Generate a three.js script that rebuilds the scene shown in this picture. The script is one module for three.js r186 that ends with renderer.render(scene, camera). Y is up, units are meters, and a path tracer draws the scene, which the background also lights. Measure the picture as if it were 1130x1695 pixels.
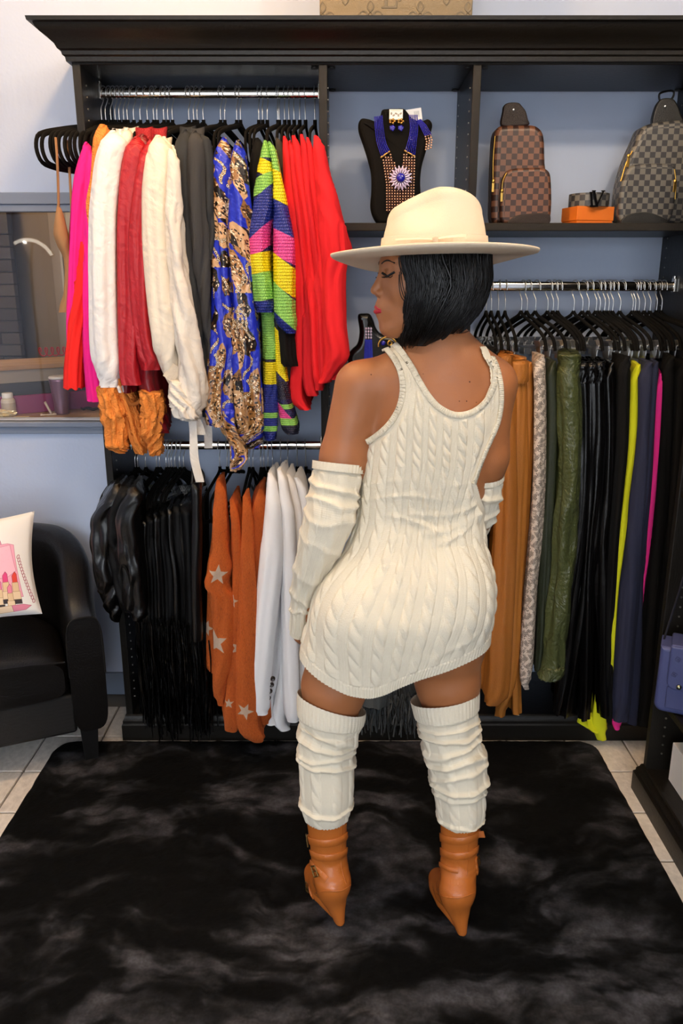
import * as THREE from 'three';
import { RoundedBoxGeometry } from 'three/addons/geometries/RoundedBoxGeometry.js';
import { mergeGeometries, toCreasedNormals } from 'three/addons/utils/BufferGeometryUtils.js';
import { ImprovedNoise } from 'three/addons/math/ImprovedNoise.js';
import { RectAreaLightUniformsLib } from 'three/addons/lights/RectAreaLightUniformsLib.js';
import { FontLoader } from 'three/addons/loaders/FontLoader.js';
import { TextGeometry } from 'three/addons/geometries/TextGeometry.js';

// ---------------------------------------------------------------- camera, sky, lights, exposure
const W = 1130, HPX = 1695, FOCAL = 1310, EYE = 1.62, PITCH = Math.atan(375 / 1310);
const scene = new THREE.Scene();
const camera = new THREE.PerspectiveCamera(2 * Math.atan(HPX / 2 / FOCAL) * 180 / Math.PI, W / HPX, 0.05, 60);
camera.position.set(0, EYE, 0); camera.rotation.set(-PITCH, 0, 0); camera.updateMatrixWorld();
const renderer = new THREE.WebGLRenderer({ antialias: true });
renderer.toneMapping = THREE.LinearToneMapping;
renderer.toneMappingExposure = 0.5;
renderer.shadowMap.enabled = true; renderer.shadowMap.type = THREE.PCFSoftShadowMap;
RectAreaLightUniformsLib.init();
scene.background = new THREE.Color(0.88, 0.94, 1.0); scene.backgroundIntensity = 13;   // daylight outside the shop front
const ROOM = { x0: -3.3, x1: 1.36, z0: -2.94, z1: 3.2, h: 2.95 };
const LAMPS = [   // ceiling panels: x, z, width, depth, strength, colour
  [-1.5, 1.1, 1.2, 0.6, 6.5, 0xfff1e2], [0.5, 1.1, 1.2, 0.6, 6.5, 0xfff1e2], [-0.4, 2.3, 1.2, 0.6, 5, 0xfff1e2]];
const SPOTS = [   // recessed downlights: x, z, strength, colour; the last is added to brighten the floor
  [-0.48, -2.0, 6.5, 0xffc987], [0.5, -1.35, 2.2, 0xffdcae], [-0.1, -0.75, 3.4, 0xffe2bd], [0.95, -1.25, 5.5, 0xffe6c8], [-1.45, -1.5, 5, 0xffe6c8]];
// ---------------------------------------------------------------- helpers
const V3 = THREE.Vector3, PI = Math.PI, CP = Math.cos(PITCH), SP = Math.sin(PITCH);
const rng = (s) => () => { s |= 0; s = s + 0x6D2B79F5 | 0; let t = Math.imul(s ^ s >>> 15, 1 | s); t = t + Math.imul(t ^ t >>> 7, 61 | t) ^ t; return ((t ^ t >>> 14) >>> 0) / 4294967296; };
const R0 = rng(7);
const noise = new ImprovedNoise(), N3 = (x, y, z) => noise.noise(x + 31.4, y + 17.7, z + 5.3);
const clamp = (x, a = 0, b = 1) => Math.min(b, Math.max(a, x)), lerp = (a, b, t) => a + (b - a) * t;
const smooth = (a, b, x) => { const t = clamp((x - a) / (b - a)); return t * t * (3 - 2 * t); };
function P(u, v, z) { const X = (u - 565) / FOCAL, Y = -(v - 847.5) / FOCAL, t = -z / (CP + Y * SP); return new V3(X * t, EYE + (Y * CP - SP) * t, z); }   // the place at depth z
function xAt(u, y, z) { return (u - 565) / FOCAL * (-(y - EYE) * SP - z * CP); }
const names = {};
const numbered = (n) => { const k = names[n] = (names[n] ?? -1) + 1; return k ? n + '_' + String(k).padStart(3, '0') : n; };
function mesh(name, geo, mat, kids = []) { const m = new THREE.Mesh(geo, mat); m.name = name; m.castShadow = m.receiveShadow = true; for (const k of kids) m.add(k); return m; }
function box3(kids) { const b = new THREE.Box3(); for (const k of kids) b.expandByObject(k); return b; }
function thing(name, label, category, kids, group, base) {      // kids are built in room coordinates; the group sits at the thing's base
  const o = new THREE.Group(); o.name = numbered(name); o.userData = { label, category }; if (group) o.userData.group = group;
  const b = box3(kids); const c = base ?? new V3((b.min.x + b.max.x) / 2, b.min.y, (b.min.z + b.max.z) / 2);
  o.position.copy(c); for (const k of kids) { k.position.sub(c); o.add(k); }
  scene.add(o); return o;
}
function one(name, label, category, geo, mat, group) { const b = mesh(name, geo, mat); const o = b; geo.computeBoundingBox(); const q = geo.boundingBox, c = new V3((q.min.x + q.max.x) / 2, q.min.y, (q.min.z + q.max.z) / 2); geo.translate(-c.x, -c.y, -c.z); o.position.copy(c); o.name = numbered(name); o.userData = { label, category }; if (group) o.userData.group = group; scene.add(o); return o; }
function structure(name, geo, mat, kids = []) { const m = mesh(name, geo, mat, kids); m.userData = { kind: 'structure' }; scene.add(m); return m; }
function sub(parent, name, geo, mat) { const m = mesh(name, geo, mat); parent.add(m); return m; }
const box = (x0, x1, y0, y1, z0, z1, r = 0.003) => { const w = x1 - x0, h = y1 - y0, d = z1 - z0; const g = r > 0 ? new RoundedBoxGeometry(w, h, d, 2, Math.min(r, w / 2.1, h / 2.1, d / 2.1)) : new THREE.BoxGeometry(w, h, d); g.translate((x0 + x1) / 2, (y0 + y1) / 2, (z0 + z1) / 2); return g; };
const tube = (pts, r, seg = 24, rad = 6, closed = false) => new THREE.TubeGeometry(new THREE.CatmullRomCurve3(pts.map(p => p.isVector3 ? p : new V3(...p)), closed, 'centripetal'), seg, r, rad, closed);
const cyl = (a, b, r0, r1 = r0, n = 16) => { const d = b.clone().sub(a), g = new THREE.CylinderGeometry(r1, r0, d.length(), n); g.applyQuaternion(new THREE.Quaternion().setFromUnitVectors(new V3(0, 1, 0), d.clone().normalize())); g.translate((a.x + b.x) / 2, (a.y + b.y) / 2, (a.z + b.z) / 2); return g; };
const join = (list) => mergeGeometries(list.map(g => { const q = g.index ? g.toNonIndexed() : g; for (const k of Object.keys(q.attributes)) if (!['position', 'normal', 'uv'].includes(k)) q.deleteAttribute(k); if (!q.attributes.uv) q.setAttribute('uv', new THREE.BufferAttribute(new Float32Array(q.attributes.position.count * 2), 2)); return q; }));
const place = (g, x, y, z, ry = 0, rx = 0, rz = 0) => { g.applyMatrix4(new THREE.Matrix4().compose(new V3(x, y, z), new THREE.Quaternion().setFromEuler(new THREE.Euler(rx, ry, rz, 'YXZ')), new V3(1, 1, 1))); return g; };
function spline(rows, s) {                                        // rows [key, a, b, ...] at key s, smooth between
  let i = 0; while (i < rows.length - 2 && rows[i + 1][0] < s) i++;
  const p1 = rows[i], p2 = rows[i + 1], p0 = rows[i - 1] ?? p1, p3 = rows[i + 2] ?? p2, h = p2[0] - p1[0], t = clamp((s - p1[0]) / h);
  return p1.map((_, k) => {
    if (k === 0) return s;
    const a = p1[k], b = p2[k], d = (b - a) / h, m0 = p0 === p1 ? d : slope((a - p0[k]) / (p1[0] - p0[0]), d), m1 = p3 === p2 ? d : slope(d, (p3[k] - b) / (p3[0] - p2[0]));
    const t2 = t * t, t3 = t2 * t;
    return (2 * t3 - 3 * t2 + 1) * a + (t3 - 2 * t2 + t) * h * m0 + (-2 * t3 + 3 * t2) * b + (t3 - t2) * h * m1;
  });
}
const slope = (a, b) => a * b <= 0 ? 0 : 2 * a * b / (a + b);
// a skin over rings of points; uv in metres; closed rings repeat their first point
function skin(rings, { capTop = true, capBot = true, closed = true, uv = null } = {}) {
  const n = rings[0].length, m = rings.length, nn = closed ? n + 1 : n, pos = [], uvs = [], idx = [];
  let vv = 0;
  for (let j = 0; j < m; j++) {
    if (j) vv += rings[j][0].distanceTo(rings[j - 1][0]);
    let uu = 0;
    for (let i = 0; i < nn; i++) { const p = rings[j][i % n]; if (i) uu += p.distanceTo(rings[j][i - 1]); pos.push(p.x, p.y, p.z); if (uv) { const q = uv(p, i / n, j / (m - 1)); uvs.push(q[0], q[1]); } else uvs.push(uu, -vv); }
  }
  for (let j = 0; j < m - 1; j++) for (let i = 0; i < nn - 1; i++) { const a = j * nn + i, b = a + 1, c = a + nn, d = c + 1; idx.push(a, b, c, b, d, c); }
  const cap = (j, flip) => { const c = new V3(); rings[j].forEach(p => c.add(p)); c.multiplyScalar(1 / n); const k = pos.length / 3; pos.push(c.x, c.y, c.z); uv ? uvs.push(uvs[2 * j * nn], uvs[2 * j * nn + 1]) : uvs.push(c.x + c.z, c.y); for (let i = 0; i < n; i++) { const p = rings[j][i]; pos.push(p.x, p.y, p.z); uv ? uvs.push(uvs[2 * (j * nn + i)], uvs[2 * (j * nn + i) + 1]) : uvs.push(p.x + p.z, p.y); } for (let i = 0; i < n; i++) { const a = k + 1 + i, b = k + 1 + (i + 1) % n; flip ? idx.push(k, a, b) : idx.push(k, b, a); } };
  if (closed && capTop) cap(0, false); if (closed && capBot) cap(m - 1, true);
  const g = new THREE.BufferGeometry(); g.setAttribute('position', new THREE.Float32BufferAttribute(pos, 3)); g.setAttribute('uv', new THREE.Float32BufferAttribute(uvs, 2)); g.setIndex(idx); g.computeVertexNormals();
  if (closed) { const q = g.attributes.normal; for (let j = 0; j < m; j++) { const a = j * nn, b = a + n, x = q.getX(a) + q.getX(b), y = q.getY(a) + q.getY(b), z = q.getZ(a) + q.getZ(b), l = Math.hypot(x, y, z) || 1; q.setXYZ(a, x / l, y / l, z / l); q.setXYZ(b, x / l, y / l, z / l); } }
  return g;
}
// a cloth hanging edge-on from a rail: rows [pixel row, left, right] give its outline at its own depth; it runs from the front zf to the back zb
let hungSeed = 1;
const tri = (x) => Math.asin(0.96 * Math.sin(x)) / 1.29;
function hung(rows, o = {}) {
  const { zf = -2.52, zb = -2.76, t = 0.05, flip = false, amp = 0.006, lam = 0.045, nu = 84, nv = 48, grow = 0.35, wob = 0.4, planar = null, capBot = true } = o;
  const seed = (o.seed ?? hungSeed++) * 7.31, v0 = rows[0][0], v1 = rows[rows.length - 1][0], rings = [];
  for (let j = 0; j < nv; j++) {
    const s = j / (nv - 1), v = lerp(v0, v1, s), [, xl, xr] = spline(rows, v), y = P(565, v, zf).y;
    let xA, xB, tt = t;
    const wl = xAt(xl, y, zf), wr = xAt(xr, y, zf); tt = Math.max(0.006, Math.min(t, (wr - wl) * 0.98));
    const top = smooth(0, 0.035, s); tt *= 0.35 + 0.65 * top;
    if (!flip) { xA = wl + tt / 2; xB = xAt(xr, y, zb) - tt / 2; } else { xA = wr - tt / 2; xB = xAt(xl, y, zb) + tt / 2; }
    const A = new THREE.Vector2(xA, zf), B = new THREE.Vector2(xB, zb), d = B.clone().sub(A), len = d.length(); d.normalize(); const nr = new THREE.Vector2(d.y, -d.x);
    const r = tt / 2, L = 2 * len + 2 * PI * r, ring = [];
    for (let i = 0; i < nu; i++) {
      let q = i / nu * L, px, pz, nx, nz; const ell = q;
      if (q < len) { px = A.x + d.x * q + nr.x * r; pz = A.y + d.y * q + nr.y * r; nx = nr.x; nz = nr.y; }
      else if (q < len + PI * r) { const a = (q - len) / r; nx = nr.x * Math.cos(a) + d.x * Math.sin(a); nz = nr.y * Math.cos(a) + d.y * Math.sin(a); px = B.x + nx * r; pz = B.y + nz * r; }
      else if (q < 2 * len + PI * r) { const k = q - len - PI * r; px = B.x - d.x * k - nr.x * r; pz = B.y - d.y * k - nr.y * r; nx = -nr.x; nz = -nr.y; }
      else { const a = (q - 2 * len - PI * r) / r; nx = -nr.x * Math.cos(a) - d.x * Math.sin(a); nz = -nr.y * Math.cos(a) - d.y * Math.sin(a); px = A.x + nx * r; pz = A.y + nz * r; }
      const gr = amp * (grow + (1 - grow) * smooth(0, 0.5, s)), w = 1.6 * N3(s * 2.2 * wob, seed, ell * 3);
      const f = tri(2 * PI * ell / lam + seed + w * 2) * 0.75 + tri(2 * PI * ell / (lam * 0.47) + seed * 2.1 - w * 3) * 0.36 + 0.8 * N3(ell * 9, y * 3 * wob, seed) + 0.55 * N3(ell * 24, y * 9 * wob, seed + 9);
      ring.push(new V3(px + nx * f * gr, y + (o.hem ? o.hem * smooth(0.8, 1, s) * Math.sin(ell * 2 * PI / (lam * 1.3) + seed) : 0), pz + nz * f * gr));
    }
    rings.push(ring);
  }
  rings.reverse();                                                // outward winding
  let uv = null;
  if (planar) { const [u0, u1, va, vb] = planar, x0 = xAt(u0, 1.3, zf), ya = P(565, va, zf).y, yb = P(565, vb, zf).y; uv = (p) => { const c = (-(p.y - EYE) * SP - zf * CP) / FOCAL; return [((p.x / c + 565) - u0) / (u1 - u0), (p.y - yb) / (ya - yb)]; }; }
  return skin(rings, { uv, capTop: true, capBot });
}
// a closed tube that follows centres with an elliptic section: list of [centre, rx, rz]
function limb(list, { n = 32, m = 40, disp = null, capTop = true, capBot = true, uv = null, post = null } = {}) {
  const rows = list.map((e, i) => [i, e[0].x, e[0].y, e[0].z, e[1], e[2] ?? e[1]]), rings = [];
  for (let j = 0; j < m; j++) {
    const s = j / (m - 1), k = s * (rows.length - 1), q = spline(rows, k), e = 0.02, qa = spline(rows, Math.max(0, k - e)), qb = spline(rows, Math.min(rows.length - 1, k + e));
    const T = new V3(qb[1] - qa[1], qb[2] - qa[2], qb[3] - qa[3]).normalize(), X = new V3(1, 0, 0), Z = new V3().crossVectors(X, T).normalize(); X.crossVectors(T, Z).normalize();
    const ring = [];
    for (let i = 0; i < n; i++) { const a = i / n * 2 * PI, dd = disp ? disp(a, s, q) : 0, c = Math.cos(a) * (q[4] + dd), d = Math.sin(a) * (q[5] + dd); ring.push(new V3(q[1] + X.x * c + Z.x * d, q[2] + X.y * c + Z.y * d, q[3] + X.z * c + Z.z * d)); if (post) post(ring[i], a, s); }
    rings.push(ring);
  }
  return skin(rings, { capTop, capBot, uv });
}
// the surface f = 0 on a grid (f < 0 inside), with normals from f
function surface(f, lo, hi, h) {
  const nx = Math.ceil((hi.x - lo.x) / h) + 1, ny = Math.ceil((hi.y - lo.y) / h) + 1, nz = Math.ceil((hi.z - lo.z) / h) + 1, F = new Float32Array(nx * ny * nz), id = new Int32Array(nx * ny * nz).fill(-1), pos = [], idx = [];
  const p = new V3(), at = (i, j, k) => (k * ny + j) * nx + i;
  for (let k = 0; k < nz; k++) for (let j = 0; j < ny; j++) for (let i = 0; i < nx; i++) F[at(i, j, k)] = f(p.set(lo.x + i * h, lo.y + j * h, lo.z + k * h));
  const E = [[0, 1], [2, 3], [4, 5], [6, 7], [0, 2], [1, 3], [4, 6], [5, 7], [0, 4], [1, 5], [2, 6], [3, 7]];
  for (let k = 0; k < nz - 1; k++) for (let j = 0; j < ny - 1; j++) for (let i = 0; i < nx - 1; i++) {
    const c = []; let ins = 0; for (let q = 0; q < 8; q++) { c[q] = F[at(i + (q & 1), j + (q >> 1 & 1), k + (q >> 2))]; if (c[q] < 0) ins++; }
    if (!ins || ins === 8) continue;
    let x = 0, y = 0, z = 0, n = 0;
    for (const [a, b] of E) if ((c[a] < 0) !== (c[b] < 0)) { const t = c[a] / (c[a] - c[b]); x += lerp(a & 1, b & 1, t); y += lerp(a >> 1 & 1, b >> 1 & 1, t); z += lerp(a >> 2, b >> 2, t); n++; }
    id[at(i, j, k)] = pos.length / 3; pos.push(lo.x + (i + x / n) * h, lo.y + (j + y / n) * h, lo.z + (k + z / n) * h);
  }
  const quad = (a, b, c, d, s) => s ? idx.push(a, b, c, a, c, d) : idx.push(a, c, b, a, d, c);
  for (let k = 1; k < nz - 1; k++) for (let j = 1; j < ny - 1; j++) for (let i = 1; i < nx - 1; i++) {
    const a = F[at(i, j, k)] < 0;
    if (a !== F[at(i + 1, j, k)] < 0) quad(id[at(i, j - 1, k - 1)], id[at(i, j, k - 1)], id[at(i, j, k)], id[at(i, j - 1, k)], a);
    if (a !== F[at(i, j + 1, k)] < 0) quad(id[at(i - 1, j, k - 1)], id[at(i - 1, j, k)], id[at(i, j, k)], id[at(i, j, k - 1)], a);
    if (a !== F[at(i, j, k + 1)] < 0) quad(id[at(i - 1, j - 1, k)], id[at(i, j - 1, k)], id[at(i, j, k)], id[at(i - 1, j, k)], a);
  }
  const g = new THREE.BufferGeometry(), nrm = [], uv = [], e = h * 0.4;
  for (let i = 0; i < pos.length; i += 3) {
    const x = pos[i], y = pos[i + 1], z = pos[i + 2], gx = f(p.set(x + e, y, z)) - f(p.set(x - e, y, z)), gy = f(p.set(x, y + e, z)) - f(p.set(x, y - e, z)), gz = f(p.set(x, y, z + e)) - f(p.set(x, y, z - e)), l = Math.hypot(gx, gy, gz) || 1;
    nrm.push(gx / l, gy / l, gz / l); uv.push(x + z, y + z * 0.3);
  }
  g.setAttribute('position', new THREE.Float32BufferAttribute(pos, 3)); g.setAttribute('normal', new THREE.Float32BufferAttribute(nrm, 3)); g.setAttribute('uv', new THREE.Float32BufferAttribute(uv, 2)); g.setIndex(idx); return g;
}
const smin = (a, b, k) => { const h = Math.max(k - Math.abs(a - b), 0) / k; return Math.min(a, b) - h * h * k * 0.25; };
function capsule(p, a, b, ra, rb) { const bx = b.x - a.x, by = b.y - a.y, bz = b.z - a.z, px = p.x - a.x, py = p.y - a.y, pz = p.z - a.z, t = clamp((px * bx + py * by + pz * bz) / (bx * bx + by * by + bz * bz)); return Math.hypot(px - bx * t, py - by * t, pz - bz * t) - lerp(ra, rb, t); }
function ellipsoid(p, c, rx, ry, rz) { const x = (p.x - c.x) / rx, y = (p.y - c.y) / ry, z = (p.z - c.z) / rz, k = Math.hypot(x, y, z), k2 = Math.hypot(x / rx, y / ry, z / rz); return k2 > 0 ? k * (k - 1) / k2 : -Math.min(rx, ry, rz); }

// ---------------------------------------------------------------- materials
function tex(size, fn, { srgb = false, repeat = [1, 1] } = {}) {   // fn(u, v) -> grey or [r, g, b] in 0..1
  const w = size[0] ?? size, h = size[1] ?? size, d = new Uint8Array(w * h * 4);
  for (let j = 0; j < h; j++) for (let i = 0; i < w; i++) { const c = fn(i / w, j / h), k = (j * w + i) * 4; if (typeof c === 'number') d[k] = d[k + 1] = d[k + 2] = clamp(c) * 255; else { d[k] = clamp(c[0]) * 255; d[k + 1] = clamp(c[1]) * 255; d[k + 2] = clamp(c[2]) * 255; } d[k + 3] = 255; }
  const t = new THREE.DataTexture(d, w, h); t.wrapS = t.wrapT = THREE.RepeatWrapping; t.magFilter = THREE.LinearFilter; t.minFilter = THREE.LinearMipmapLinearFilter; t.generateMipmaps = true; if (srgb) t.colorSpace = THREE.SRGBColorSpace; t.repeat.set(...repeat); t.needsUpdate = true; return t;
}
function canvas(w, h, draw) { const c = document.createElement('canvas'); c.width = w; c.height = h; draw(c.getContext('2d'), w, h); const t = new THREE.CanvasTexture(c); t.colorSpace = THREE.SRGBColorSpace; t.wrapS = t.wrapT = THREE.RepeatWrapping; t.anisotropy = 8; return t; }
const rep = (t, x, y = x) => { const c = t.clone(); c.repeat.set(x, y); c.needsUpdate = true; return c; };
const tile = (u, v, f, s) => { const a = 2 * PI * u, b = 2 * PI * v; return N3(Math.cos(a) * f, Math.sin(a) * f + s, Math.cos(b) * f + 9 * s) * 0.6 + N3(Math.sin(b) * f + s, Math.cos(a) * f * 1.3, Math.sin(a + b) * f) * 0.4; };
const T = {
  weave: tex(128, (u, v) => 0.5 + 0.25 * Math.sin(u * 32 * 2 * PI) * Math.sin(v * 32 * 2 * PI) + 0.25 * tile(u, v, 6, 1)),
  grain: tex(256, (u, v) => 0.5 + 0.55 * tile(u, v, 14, 2) + 0.35 * tile(u, v, 26, 4)),
  crease: tex(256, (u, v) => 0.5 + 0.5 * tile(u, v, 3, 3) + 0.3 * Math.abs(tile(u, v, 6, 5))),
  knit: tex(128, (u, v) => { const a = v * 8 + Math.abs((u * 8 % 1) - 0.5) * 0.9; return 0.5 + 0.35 * Math.sin(a * 2 * PI) * Math.sin(((u * 8) % 1) * PI) + 0.1 * tile(u, v, 9, 2); }),
  boucle: tex(256, (u, v) => 0.5 + 0.6 * tile(u, v, 20, 7) + 0.3 * tile(u, v, 34, 8)),
  plaster: tex(256, (u, v) => 0.5 + 0.4 * tile(u, v, 16, 6) + 0.3 * tile(u, v, 5, 6)),
};
const phys = (color, o = {}) => new THREE.MeshPhysicalMaterial({ color, roughness: 0.8, side: THREE.DoubleSide, ...o });
const cloth = (color, o = {}) => phys(color, { roughness: 0.85, sheen: 0.3, sheenColor: new THREE.Color(color), sheenRoughness: 0.6, bumpMap: rep(T.weave, 25), bumpScale: 0.0006, ...o });
const satin = (color, o = {}) => phys(color, { roughness: 0.48, bumpMap: rep(T.crease, 3), bumpScale: 0.004, ...o });
const leather = (color, o = {}) => phys(color, { roughness: 0.34, specularIntensity: 0.8, bumpMap: rep(T.grain, 10), bumpScale: 0.0012, ...o });
const M = {
  black: phys(0x14110d, { roughness: 0.4, specularIntensity: 0.7, bumpMap: rep(T.grain, 2), bumpScale: 0.0006 }), pin: phys(0xb8b4ac, { metalness: 1, roughness: 0.3 }),
  chrome: phys(0xe6e2da, { metalness: 1, roughness: 0.12 }), hook: phys(0xe8e8e8, { metalness: 1, roughness: 0.3 }), velvet: phys(0x0b0a09, { roughness: 0.9, specularIntensity: 0.3 }),
  gold: phys(0xd8ab55, { metalness: 1, roughness: 0.28 }), darkcap: phys(0x1a1917, { roughness: 0.6 }),
  clear: phys(0xffffff, { transmission: 0.9, roughness: 0.1, thickness: 0, color: 0xeef2f4 }),
};
// ---------------------------------------------------------------- the room
const paint = phys(0xbecbe4, { roughness: 0.75, bumpMap: rep(T.plaster, 1.5), bumpScale: 0.001 }), trimPaint = phys(0x7c879b, { roughness: 0.55 });
const OPEN = { x0: -2.1, x1: -0.85, y0: 1.132, y1: 1.878 };
{
  const { x0, x1, z0, z1, h } = ROOM, t = 0.09;
  const floorMat = phys(0x7d7872, { roughness: 0.8 });
  const fl = structure('floor', box(x0 - 0.1, x1 + 0.1, -0.1, -0.006, z0 - 0.1, z1 + 0.1, 0), floorMat);
  // glazed floor tiles with recessed grout
  const tileTex = [0, 1, 2].map(s => tex(128, (u, v) => { const n = tile(u, v, 2.2, s * 3 + 1) * 0.10 + tile(u, v, 7, s + 4) * 0.04; return [0.90 + n, 0.87 + n, 0.835 + n]; }, { srgb: true }));
  const tm = tileTex.map(m => phys(0xffffff, { map: m, roughness: 0.42, bumpMap: T.plaster, bumpScale: 0.0008 }));
  const px = 0.2144, pz = 0.2225, tg = new RoundedBoxGeometry(px - 0.007, 0.012, pz - 0.007, 2, 0.003); let k = 0;
  for (let i = -14; i < 2; i++) for (let j = -3; j < 7; j++) {
    const cx = 1.04 + (i + 0.5) * px, cz = -2.39 + (j + 0.5) * pz; if (cx < -1.8 || cx > 1.34 || cz < -2.93) continue;
    if (cx > -0.9 && cx < 0.8 && cz > -2.45) continue;             // under the rug
    const m = sub(fl, numbered('tile'), tg, tm[(k = (k * 7 + 3) % 11) % 3]); m.position.set(cx, -0.006, cz);
  }
  // walls, with the pass-through window in the back wall and the shop front behind the camera
  structure('wall_back', join([box(x0 - t, OPEN.x0, 0, h, z0 - t, z0, 0), box(OPEN.x1, x1 + t, 0, h, z0 - t, z0, 0), box(OPEN.x0, OPEN.x1, 0, OPEN.y0, z0 - t, z0, 0), box(OPEN.x0, OPEN.x1, OPEN.y1, h, z0 - t, z0, 0)]), paint);
  structure('wall_right', box(x1, x1 + t, 0, h, z0, z1, 0), paint);
  structure('wall_left', box(x0 - t, x0, 0, h, z0, z1, 0), paint);
  structure('ceiling', box(x0 - t, x1 + t, h, h + 0.1, z0 - t, z1 + t, 0), phys(0xf1efea, { roughness: 0.9 }));
  structure('wall_front', join([box(x0 - t, -2.0, 0, h, z1, z1 + t, 0), box(1.0, x1 + t, 0, h, z1, z1 + t, 0), box(-2.0, 1.0, 2.6, h, z1, z1 + t, 0), box(-2.0, 1.0, 0, 0.25, z1, z1 + t, 0)]), paint);
  const sf = structure('window_2', join([box(-2.0, -1.94, 0.25, 2.6, z1, z1 + 0.06), box(0.94, 1.0, 0.25, 2.6, z1, z1 + 0.06), box(-0.53, -0.47, 0.25, 2.6, z1, z1 + 0.06), box(-2.0, 1.0, 2.54, 2.6, z1, z1 + 0.06), box(-2.0, 1.0, 0.25, 0.31, z1, z1 + 0.06)]), phys(0x3a3c40, { roughness: 0.5 }));
  structure('pavement', box(-8, 8, -0.2, -0.12, z1 + 0.2, 12, 0), phys(0x8c8a86, { roughness: 0.9 }));
  structure('baseboard_back', box(x0, x1, 0, 0.098, z0, z0 + 0.014), trimPaint);
  structure('baseboard_right', box(x1 - 0.014, x1, 0, 0.098, z0, z1), trimPaint);
  // pass-through window: painted casing, sill and a pane
  const cas = structure('window_1', join([box(OPEN.x0 - 0.06, OPEN.x1 + 0.04, OPEN.y1 + 0.012, OPEN.y1 + 0.05, z0, z0 + 0.02), box(OPEN.x0 - 0.04, OPEN.x1 + 0.02, OPEN.y1 - 0.012, OPEN.y1 + 0.012, z0 - 0.02, z0 + 0.012), box(OPEN.x0 - 0.06, OPEN.x0, OPEN.y0, OPEN.y1, z0, z0 + 0.02)]), trimPaint);
  sub(cas, 'window_sill', join([box(OPEN.x0 - 0.05, OPEN.x1 + 0.03, OPEN.y0 - 0.018, OPEN.y0, z0 - 0.02, z0 + 0.03), box(OPEN.x0 - 0.05, OPEN.x1 + 0.03, OPEN.y0 - 0.045, OPEN.y0 - 0.018, z0, z0 + 0.016)]), trimPaint);
  sub(cas, 'pane', box(OPEN.x0, OPEN.x1, OPEN.y0, OPEN.y1, z0 - 0.05, z0 - 0.044, 0), phys(0xffffff, { transmission: 1, thickness: 0, roughness: 0.02, ior: 1.5 }));
}
// ---- the room behind the pass-through window
{
  const tan = phys(0x8d7d6d, { roughness: 0.85, bumpMap: rep(T.plaster, 2), bumpScale: 0.001 });
  structure('wall_rear', join([box(-3.6, -0.1, 0, 2.7, -5.1, -5.0, 0), box(-3.7, -3.6, 0, 2.7, -5.1, -3.03, 0), box(-0.1, 0, 0, 2.7, -5.1, -3.03, 0), box(-3.7, 0, 2.7, 2.8, -5.1, -3.03, 0)]), tan);
  structure('floor_rear', box(-3.7, 0, -0.1, 0, -5.1, -3.03, 0), phys(0x5c5148, { roughness: 0.8 }));
  const bw = structure('wall_brick', box(-3.3, -1.9, 0, 2.7, -4.85, -4.78, 0), phys(0x4c443d, { roughness: 0.95 }));
  const bt = [0x5d5148, 0x574c45, 0x665a50, 0x51473f].map(c => phys(c, { roughness: 0.9, bumpMap: rep(T.grain, 4), bumpScale: 0.003 })), bg = new RoundedBoxGeometry(0.218, 0.061, 0.05, 1, 0.004), r = rng(3);
  for (let j = 0; j < 15; j++) for (let i = 0; i < 4; i++) { const b = sub(bw, numbered('brick'), bg, bt[Math.floor(r() * 4)]); if (j % 2 && !i) b.scale.x = 0.48; b.position.set(-1.99 - i * 0.225 + (j % 2) * (i ? 0.112 : 0.056), 0.98 + j * 0.068, -4.76 + r() * 0.006); }
  structure('window_3', join([box(-2.75, -1.98, 1.72, 2.06, -4.73, -4.71)]), phys(0x191715, { roughness: 0.3 }));
  const d = structure('door_1', box(-1.72, -1.2, 0, 2.5, -4.98, -4.93), phys(0x97887a, { roughness: 0.6 }));
  sub(d, 'door_frame', join([box(-1.66, -1.645, 0, 2.5, -4.94, -4.9), box(-1.60, -1.555, 0, 2.5, -4.94, -4.88), box(-1.52, -1.505, 0, 2.5, -4.94, -4.9)]), phys(0xb6aca0, { roughness: 0.6 }));
  const lamp = thing('ceiling_lamp', 'round flush lamp on the ceiling of the room behind the window', 'lamp', [mesh('lamp_base', cyl(new V3(-1.9, 2.7, -3.9), new V3(-1.9, 2.66, -3.9), 0.16), phys(0xdddddd)), mesh('diffuser', cyl(new V3(-1.9, 2.66, -3.9), new V3(-1.9, 2.63, -3.9), 0.15), phys(0xffffff, { emissive: 0xffe2b8, emissiveIntensity: 1.5 }))]);
  const l = new THREE.PointLight(0xffdfb5, 4.5, 0, 2); l.position.set(-1.9, 2.55, -3.9); l.castShadow = true; l.shadow.radius = 6; scene.add(l);
}
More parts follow.
